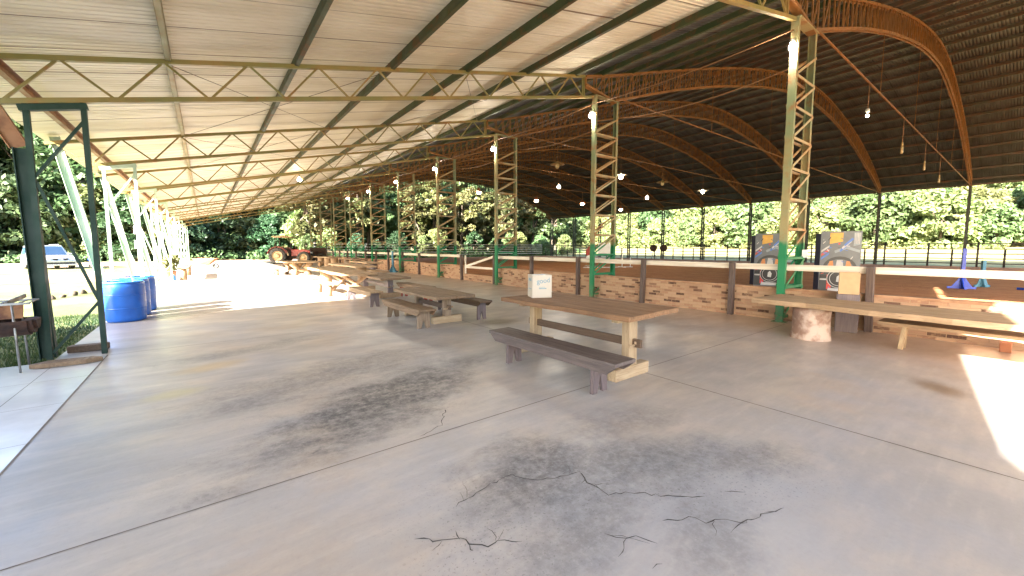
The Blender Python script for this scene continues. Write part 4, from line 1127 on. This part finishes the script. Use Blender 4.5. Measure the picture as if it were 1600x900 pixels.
for n, c in dict(p_grey=(.11, .13, .15), p_navy=(.015, .02, .05), p_dark=(.03, .035, .04), p_red=(.55, .05, .035), p_white=(.42, .43, .44), p_orange=(.50, .20, .06), p_yellow=(.62, .36, .06), p_steel=(.22, .27, .31), p_blue=(.06, .16, .52), p_black=(.012, .014, .018)).items():
    M[n] = plain(n, c, tuple(x * .85 for x in c), 5, .4)
PK = ['p_grey', 'p_dark', 'p_red', 'p_white', 'p_orange', 'p_yellow', 'p_steel', 'p_blue', 'p_black']
poster('printed display panel with a round badge, fully seen right of the nearest green column', (16.25, 3.75, .08), R(-74))
poster('printed display panel with a round badge, half hidden behind the nearest green column', (16.95, 6.0, .08), R(-72))

def jump_stand(label, loc, rz, mat, H=1.45, q=.26):
    t = thing('jump_stand', label, 'jump stand', loc, rz, 'show jumping stands')
    mb = MB(); mb.box2((-.05, -.05, .06), (.05, .05, H)); mb.build('upright', mat, t, .006)
    for rzz in (0, 90):
        mb = MB(); c, s = math.cos(R(rzz)), math.sin(R(rzz))
        mb.beam((-q * 1.4 * c, -q * 1.4 * s, .04), (q * 1.4 * c, q * 1.4 * s, .04), .07, .08); mb.build('foot', mat, t, .006)
        for k in (-1, 1):
            mb = MB(); mb.prism([(k * .06 * c, k * .06 * s, .08), (k * q * c, k * q * s, .08), (k * .06 * c, k * .06 * s, .42)], (-.03 * s, .03 * c, 0)); mb.build('brace', mat, t)
    mb = MB()
    for k in range(6): mb.tube([(.05, 0, .5 + .15 * k), (.09, 0, .5 + .15 * k)], .012, 8)
    mb.build('peg', M['steel'], t)
    return t
jump_stand('bright blue jump stand with triangular feet on the sand at the far right', (21.6, 1.45, .1), R(20), M['bluepaint'])
jump_stand('smaller grey blue jump stand just behind the bright blue one', (23.2, 1.05, .1), R(35), M['cyanpaint'], 1.0, .16)
jump_stand('faded light blue jump stand leaning by the brick wall', (9.45, 24.75, 0), R(10), M['cyanpaint'], 1.35)
mb = MB(); mb.tube([(0, 0, .06), (.2, -2.6, .06)], .045, 10); o = mb.build('jump_pole', M['bluepaint']); o.location = (22.6, .22, .08); tag(o, 'blue jump pole lying on the sand at the right edge', 'pole')
HU = thing('hurdle', 'white pipe hurdle standing on the sand behind the second green column', 'hurdle', (23.4, 19.0, .08), R(-21))
for x in (-1.3, 1.3):
    mb = MB(); mb.tube([(x, 0, 0), (x, 0, .75 if x < 0 else 1.6)], .035, 8); mb.tube([(x, -.5, .03), (x, .5, .03)], .035, 8); mb.build('upright', M['white'], HU)
mb = MB(); mb.tube([(-1.3, 0, .70), (.4, 0, .70)], .03, 8); mb.tube([(-1.9, 0, .03), (2.2, 0, .03)], .03, 8); mb.tube([(2.0, 0, .0), (2.0, 0, .75)], .03, 8); mb.build('bar', M['white'], HU)
SG = thing('notice_board', 'white board standing behind the second green column', 'board', (20., 16.4, .08), R(-50))
mb = MB(); mb.box2((-.42, 0, 1.1), (.42, .03, 1.78)); mb.build('board', M['white'], SG, .004)
for x in (-.36, .36):
    mb = MB(); mb.tube([(x, .05, 0), (x, .05, 1.75)], .02, 8); mb.build('leg', M['steel'], SG)
def wing(label, loc, rz, h=1.7, sgn=False):
    t = thing('jump_wing', label, 'jump wing', loc, rz, 'red jump wings')
    mb = MB(); mb.prism([(-.32, 0, h * .48), (.30, 0, h * .55), (.38, 0, h * .98), (.20, 0, h), (-.20, 0, h * .86), (-.34, 0, h * .7)], (0, .05, 0)); mb.build('upper_wing', M['red'], t)
    mb = MB(); mb.prism([(-.26, 0, .14), (.16, 0, .16), (.26, 0, h * .47), (-.28, 0, h * .44)], (0, .05, 0)); mb.build('lower_wing', M['hide'], t)
    mb = MB(); mb.tube([(.42, .02, 0), (.42, .02, h * .98)], .035, 8); mb.box2((-.4, -.3, 0), (.5, .34, .06)); mb.build('post', M['steel'], t)
    if sgn:
        mb = MB(); mb.lathe([(.001, 0), (.24, 0), (.26, .01), (.24, .02), (.001, .02)], 24, (0, 0, 0), 0, Matrix.Rotation(R(90), 3, 'X') ); o = mb.build('oval_plate', M['white'], t); o.scale = (1.25, 1, .7); o.location = (0, -.03, h * .4)
    return t
wing('red wing-shaped jump side by the far fence, left of a pair', (40.0, 15.3, .08), R(-70))
wing('red wing-shaped jump side by the far fence, right of a pair', (40.0, 13.95, .08), R(-70))
wing('red jump side with a white oval plate beside the second green column', (24.0, 21.1, .08), R(-60), 1.75, True)
for i, (y, lab) in enumerate(((28.9, 'left of two dark round floodlights on thin stands by the far fence'), (27.5, 'right of two dark round floodlights on thin stands by the far fence'))):
    t = thing('floodlight', lab, 'floodlight', (44.6, y, .08), R(-60), 'round floodlights by the far fence')
    mb = MB(); mb.lathe([(.001, -.1), (.3, -.08), (.42, .02), (.44, .08), (.38, .08), (.001, .03)], 22, (0, 0, 0), 0, Matrix.Rotation(R(90), 3, 'X')); o = mb.build('lamp_head', M['rust'], t); o.location = (0, 0, 1.4)
    for k in range(3):
        a = 2.1 * k; mb = MB(); mb.tube([(0, .05, 1.1), (.4 * math.cos(a), .4 * math.sin(a), 0)], .025, 8); mb.build('leg', M['steel'], t)
BP = thing('banded_post', 'black post with white bands standing beside the tractor trailer', 'post', (10.6, 53.0, 0), 0)
mb = MB(); mb.tube([(0, 0, 0), (0, 0, 2.3)], .14, 12); mb.build('shaft', M['black'], BP)
mb = MB()
for k in range(4): mb.lathe([(.142, 0), (.148, .005), (.148, .13), (.142, .135)], 14, (0, 0, .75 + .42 * k))
mb.build('band', M['white'], BP)
# little white boxes on the third side frame, notice on the first column
for z, lab in ((2.02, 'upper of two small white junction boxes on a pale green eave post'), (1.66, 'lower of two small white junction boxes on a pale green eave post')):
    mb = MB(); mb.box2((-.07, -.10, -.1), (.07, -.03, .1)); o = mb.build('junction_box', M['white'], None, .01); o.location = (-1.30, 13.62, z); tag(o, lab, 'junction box')
mb = MB(); mb.box2((-.01, -.05, -.09), (.005, .05, .09)); o = mb.build('notice', M['white']); o.location = (10.66, 3.09, 1.45); tag(o, 'small white notice fixed to the arena side of the nearest green column', 'notice')
# edging stones on the lawn
for i in range(11):
    rr = random.Random(100 + i); mb = MB(); mb.sphere((0, 0, 0), .075 + .05 * rr.random(), 8, 0, 1.3, .9, .8)
    o = mb.build('edging_stone', M['stone']); o.location = (-4.05 + .045 * i * 3, 18.2 + i * .56, -.02); o.rotation_euler = (rr.random(), rr.random(), rr.random() * 6)
    tag(o, 'rough dark stone in the row across the lawn behind the side frame', 'stone', 'row of stones on the lawn')

# ------------------------------------------------------------------ unseen gabled blocker, added out of frame on the left to shade the near floor
NH = thing('shade_blocker', 'tall unseen gabled block added left of the pavilion to shade the near floor', 'building', (0, 0, 0))
HP = [(7.0, -.1), (6.95, 5.75), (6.5, 6.5), (5.9, 7.7), (5.2, 8.95), (3.5, 9.6), (-7.25, 9.6), (-7.25, -.1)]  # outline shaped to give the shadow edge on the floor
mb = MB(); mb.prism([(-14.2, y, z) for y, z in HP], (2.2, 0, 0)); mb.build('wall', M['wallpaint'], NH)
mb = MB(); mb.prism([(-14.3, y + .03, z) for y, z in [(6.98, 5.76), (6.53, 6.53), (5.93, 7.73), (5.22, 8.99), (3.5, 9.64), (-7.2, 9.64), (-7.2, 9.72), (3.5, 9.72), (5.27, 9.06), (6.0, 7.77), (6.6, 6.57), (7.04, 5.8)]], (2.35, 0, 0)); mb.build('roof', M['rooftile'], NH)
for y in (-4, 0, 4):
    for z in (.9, 4.2):
        mb = MB(); mb.box2((-12.01, y, z), (-11.97, y + 1.4, z + 1.3)); mb.build('window', M['glass'], NH)

# ------------------------------------------------------------------ vegetation
def leaf_mesh(name, centers, radii, per, size, seed, mat, flat=.5, aspect=.55):
    rs = np.random.RandomState(seed)
    C = np.repeat(np.array(centers), per, 0); Rr = np.repeat(np.array(radii), per, 0)
    n = len(C)
    d = rs.normal(size=(n, 3)); d /= np.linalg.norm(d, axis=1)[:, None]
    rad = rs.rand(n) ** .45
    P = C + d * (rad * 1.)[:, None] * Rr
    nrm = rs.normal(size=(n, 3)) + d * .8 + np.array([0, 0, flat]); nrm /= np.linalg.norm(nrm, axis=1)[:, None]
    t = np.cross(nrm, rs.normal(size=(n, 3))); t /= np.linalg.norm(t, axis=1)[:, None]
    b = np.cross(nrm, t)
    s = size * (.6 + .8 * rs.rand(n))[:, None]
    V = np.stack([P - t * s, P + b * s * aspect, P + t * s, P - b * s * aspect], 1).reshape(-1, 3)
    me = bpy.data.meshes.new(name)
    me.vertices.add(len(V)); me.vertices.foreach_set('co', V.reshape(-1).astype(np.float32))
    me.loops.add(n * 4); me.loops.foreach_set('vertex_index', np.arange(n * 4, dtype=np.int32))
    me.polygons.add(n); me.polygons.foreach_set('loop_start', np.arange(0, n * 4, 4, dtype=np.int32))
    me.update(calc_edges=True); me.materials.append(mat); return me
def tree_proto(seed, H, cw, low, mat, nblob, per, size, name):
    rr = random.Random(seed); cs = []; rd = []
    for i in range(nblob):
        u = rr.random(); z = low * H + (1 - low) * H * u
        prof = math.sin(math.pi * min(1, .22 + u * .74)) ** .7
        a = rr.uniform(0, 6.28); r = cw * prof * math.sqrt(rr.uniform(.15, 1.)) * rr.uniform(.8, 1.1)
        cs.append((r * math.cos(a), r * math.sin(a), z)); q = cw * rr.uniform(.20, .36); rd.append((q, q, q * .72))
    lm = leaf_mesh(name + '_crown', cs, rd, per, size, seed, mat)
    mb = MB(); pts = [(0, 0, -.4)]; x = y = 0
    for k in range(1, 6):
        x += rr.uniform(-.12, .12) * H * .05; y += rr.uniform(-.12, .12) * H * .05; pts.append((x, y, H * .85 * k / 5))
    mb.tube(pts, [.022 * H * (1 - .16 * k) + .02 for k in range(6)], 8)
    for i in range(7):
        c = cs[rr.randrange(nblob)]; k = rr.randrange(2, 5); p = Vector(pts[k])
        mid = p.lerp(Vector(c), .5) + Vector((0, 0, .03 * H)); mb.tube([p, mid, c], [.010 * H + .01, .006 * H + .01, .01], 6)
    return lm, mb
PROTO = {}
def reg(key, variants): PROTO[key] = variants
def mk(kind, seed, H, cw, low, mat, nblob, per, size):
    lm, mb = tree_proto(seed, H, cw, low, mat, nblob, per, size, kind)
    t = bpy.data.objects.new(kind, None); COL.objects.link(t)
    c = bpy.data.objects.new('crown', lm); COL.objects.link(c); c.parent = t
    mb.build('trunk', M['trunk'], t)
    return t
protos = {
    'tall': [mk('broadleaf_tree', 201 + i, 17, 5.2, .10, M[m], 85, 95, .36) for i, m in enumerate(('leaf', 'leafd', 'leaf'))],
    'bush': [mk('bushy_tree', 221 + i, 7.5, 3.2, .04, M[m], 60, 95, .26) for i, m in enumerate(('leaf', 'leafy', 'leafd'))],
    'hill': [mk('hillside_tree', 241 + i, 8.5, 4.4, .06, M[m], 60, 80, .34) for i, m in enumerate(('leafy', 'leafy', 'leaf'))],
    'bam': [mk('slender_tree', 261 + i, 14, 3.4, .30, M[m], 60, 85, .30) for i, m in enumerate(('leafb', 'leaf'))],
}
used = {id(p): False for L in protos.values() for p in L}
def plant(kind, v, loc, rz, sc, label, group):
    p = protos[kind][v % len(protos[kind])]
    if not used[id(p)]: used[id(p)] = True; t = p
    else: t = copy_tree(p)
    t.location = loc; t.rotation_euler = (0, 0, rz); t.scale = (sc, sc, sc * rnd.uniform(.9, 1.12)); tag(t, label, 'tree', group); return t
# left edge of the wood and behind the pavilion's far end
LB = {'bush': 'low bushy tree in the sunlit front row of the wood behind the lawn', 'tall': 'tall dark broadleaf tree rising behind the bushy front row of the wood'}
x = -46.
while x < 12:
    y = 66 + 3 * math.sin(x * .35) + (-.12 * (x + 10) if x < -10 else 0)
    plant('bush', rnd.randrange(3), (x + rnd.uniform(-.8, .8), y + rnd.uniform(-1.2, 1.2), -.1), rnd.uniform(0, 6.28), rnd.uniform(.75, 1.25), LB['bush'], 'bushy trees edging the wood')
    x += 3.0
x = -52.
while x < 16:
    y = 74 + 3 * math.sin(x * .3 + 1)
    plant('tall', rnd.randrange(3), (x + rnd.uniform(-1, 1), y + rnd.uniform(-2, 2), -.1), rnd.uniform(0, 6.28), rnd.uniform(.85, 1.3), LB['tall'], 'tall trees of the wood behind the lawn')
    x += 4.6
x = -56.
while x < 66:
    plant('tall', rnd.randrange(3), (x + rnd.uniform(-1, 1), 86 + rnd.uniform(-3, 3), -.1), rnd.uniform(0, 6.28), rnd.uniform(1.2, 1.6), 'high tree at the back of the wood, seen over the other crowns' , 'back row of the wood')
    x += 6.0
x = 11.
while x < 62:
    plant('bam', rnd.randrange(2), (x + rnd.uniform(-.8, .8), 62 + rnd.uniform(-2, 3), -.1), rnd.uniform(0, 6.28), rnd.uniform(.8, 1.15), 'slender tree with bare lower trunk in the grove past the arena end', 'grove past the arena end')
    x += 3.1
x = 14.
while x < 64:
    plant('tall', rnd.randrange(3), (x + rnd.uniform(-1, 1), 73 + rnd.uniform(-2, 3), -.1), rnd.uniform(0, 6.28), rnd.uniform(.9, 1.2), 'dark broadleaf tree behind the slender grove past the arena end', 'dark trees behind the grove')
    x += 4.4
x = 10.
while x < 60:
    plant('bush', rnd.randrange(3), (x + rnd.uniform(-.8, .8), 58.5 + rnd.uniform(-1, 1), -.1), rnd.uniform(0, 6.28), rnd.uniform(.35, .6), 'small bush at the foot of the grove past the arena end', 'small bushes past the arena end')
    x += 3.4
# sunlit hillside
cells = []
for a in range(11):
    for b in range(24):
        xx = 85 + a * 5.2 + rnd.uniform(-1.8, 1.8); yy = -40 + b * 6.2 + rnd.uniform(-2, 2)
        cells.append((xx, yy))
for xx, yy in cells:
    plant('hill', rnd.randrange(3), (xx, yy, hill_z(xx, yy) - .2), rnd.uniform(0, 6.28), rnd.uniform(.5, 1.15), 'pale sunlit tree on the hillside beyond the far fence', 'trees on the sunlit hillside')
# low growth: one mass of leaves along the wood edge and over the hillside
cs = []; rd = []
for i in range(520):
    xx = rnd.uniform(80, 110); yy = rnd.uniform(-40, 110); cs.append((xx, yy, hill_z(xx, yy) + .4)); q = rnd.uniform(.6, 1.5); rd.append((q, q, q * .8))
me = leaf_mesh('hillside_shrubs', cs, rd, 60, .26, 5, M['leafy']); o = bpy.data.objects.new('hillside_shrubs', me); COL.objects.link(o); tag(o, 'mass of low scrub covering the foot of the sunlit hillside', 'scrub', kind='stuff')
cs = []; rd = []
for i in range(420):
    xx = rnd.uniform(-50, 64); yy = 64 + rnd.uniform(-2.5, 8) + (-.12 * (xx + 10) if xx < -10 else 0) - (5 if xx > 12 else 0); cs.append((xx, yy, .3)); q = rnd.uniform(.5, 1.3); rd.append((q, q, q * .9))
me = leaf_mesh('undergrowth', cs, rd, 70, .20, 6, M['leaf']); o = bpy.data.objects.new('undergrowth', me); COL.objects.link(o); tag(o, 'mass of low undergrowth along the foot of the wood', 'undergrowth', kind='stuff')
# little yellow-green plant by the log-legged bench
t = thing('potted_plant', 'yellow green leafy plant by the eave posts beside the log-legged bench', 'plant', (-1.45, 27.4, 0))
me = leaf_mesh('foliage', [(0, 0, .75), (.15, .1, .95), (-.15, 0, .9), (0, -.1, .55)], [(.3, .3, .28)] * 4, 90, .09, 8, M['leafy']); o = bpy.data.objects.new('foliage', me); COL.objects.link(o); o.parent = t
mb = MB(); mb.lathe([(.001, 0), (.16, 0), (.2, .3), (.22, .3), (.22, .34), (.17, .34), (.001, .3)], 18); mb.build('pot', M['terracotta'], t)

# grass blades on the near lawn
rs = np.random.RandomState(9); n = 34000
gx = -1.84 - rs.rand(n) ** 1.25 * 9; gy = 8.42 + rs.rand(n) ** 1.3 * 5.5
keep = ~((gx > -1.95) & (rs.rand(n) > .4)); gx = gx[keep]; gy = gy[keep]; n = len(gx)
h = .035 + rs.rand(n) * .05; a = rs.rand(n) * 6.28; w = .004 + rs.rand(n) * .004 + (gy - 8) * .0006
P = np.stack([gx, gy, np.full(n, -.062)], 1)
sx = np.stack([np.cos(a), np.sin(a), np.zeros(n)], 1) * w[:, None]; ln = np.stack([-np.sin(a), np.cos(a), np.zeros(n)], 1) * (h * (.2 + .7 * rs.rand(n)))[:, None]
top = P + ln; top[:, 2] += h
V = np.stack([P - sx, P + sx, top], 1).reshape(-1, 3)
me = bpy.data.meshes.new('grass'); me.vertices.add(3 * n); me.vertices.foreach_set('co', V.reshape(-1).astype(np.float32))
me.loops.add(n * 3); me.loops.foreach_set('vertex_index', np.arange(n * 3, dtype=np.int32)); me.polygons.add(n); me.polygons.foreach_set('loop_start', np.arange(0, n * 3, 3, dtype=np.int32))
me.update(calc_edges=True); me.materials.append(M['blade']); o = bpy.data.objects.new('grass', me); COL.objects.link(o); tag(o, 'short green grass of the lawn beside the floor', 'grass', kind='stuff')
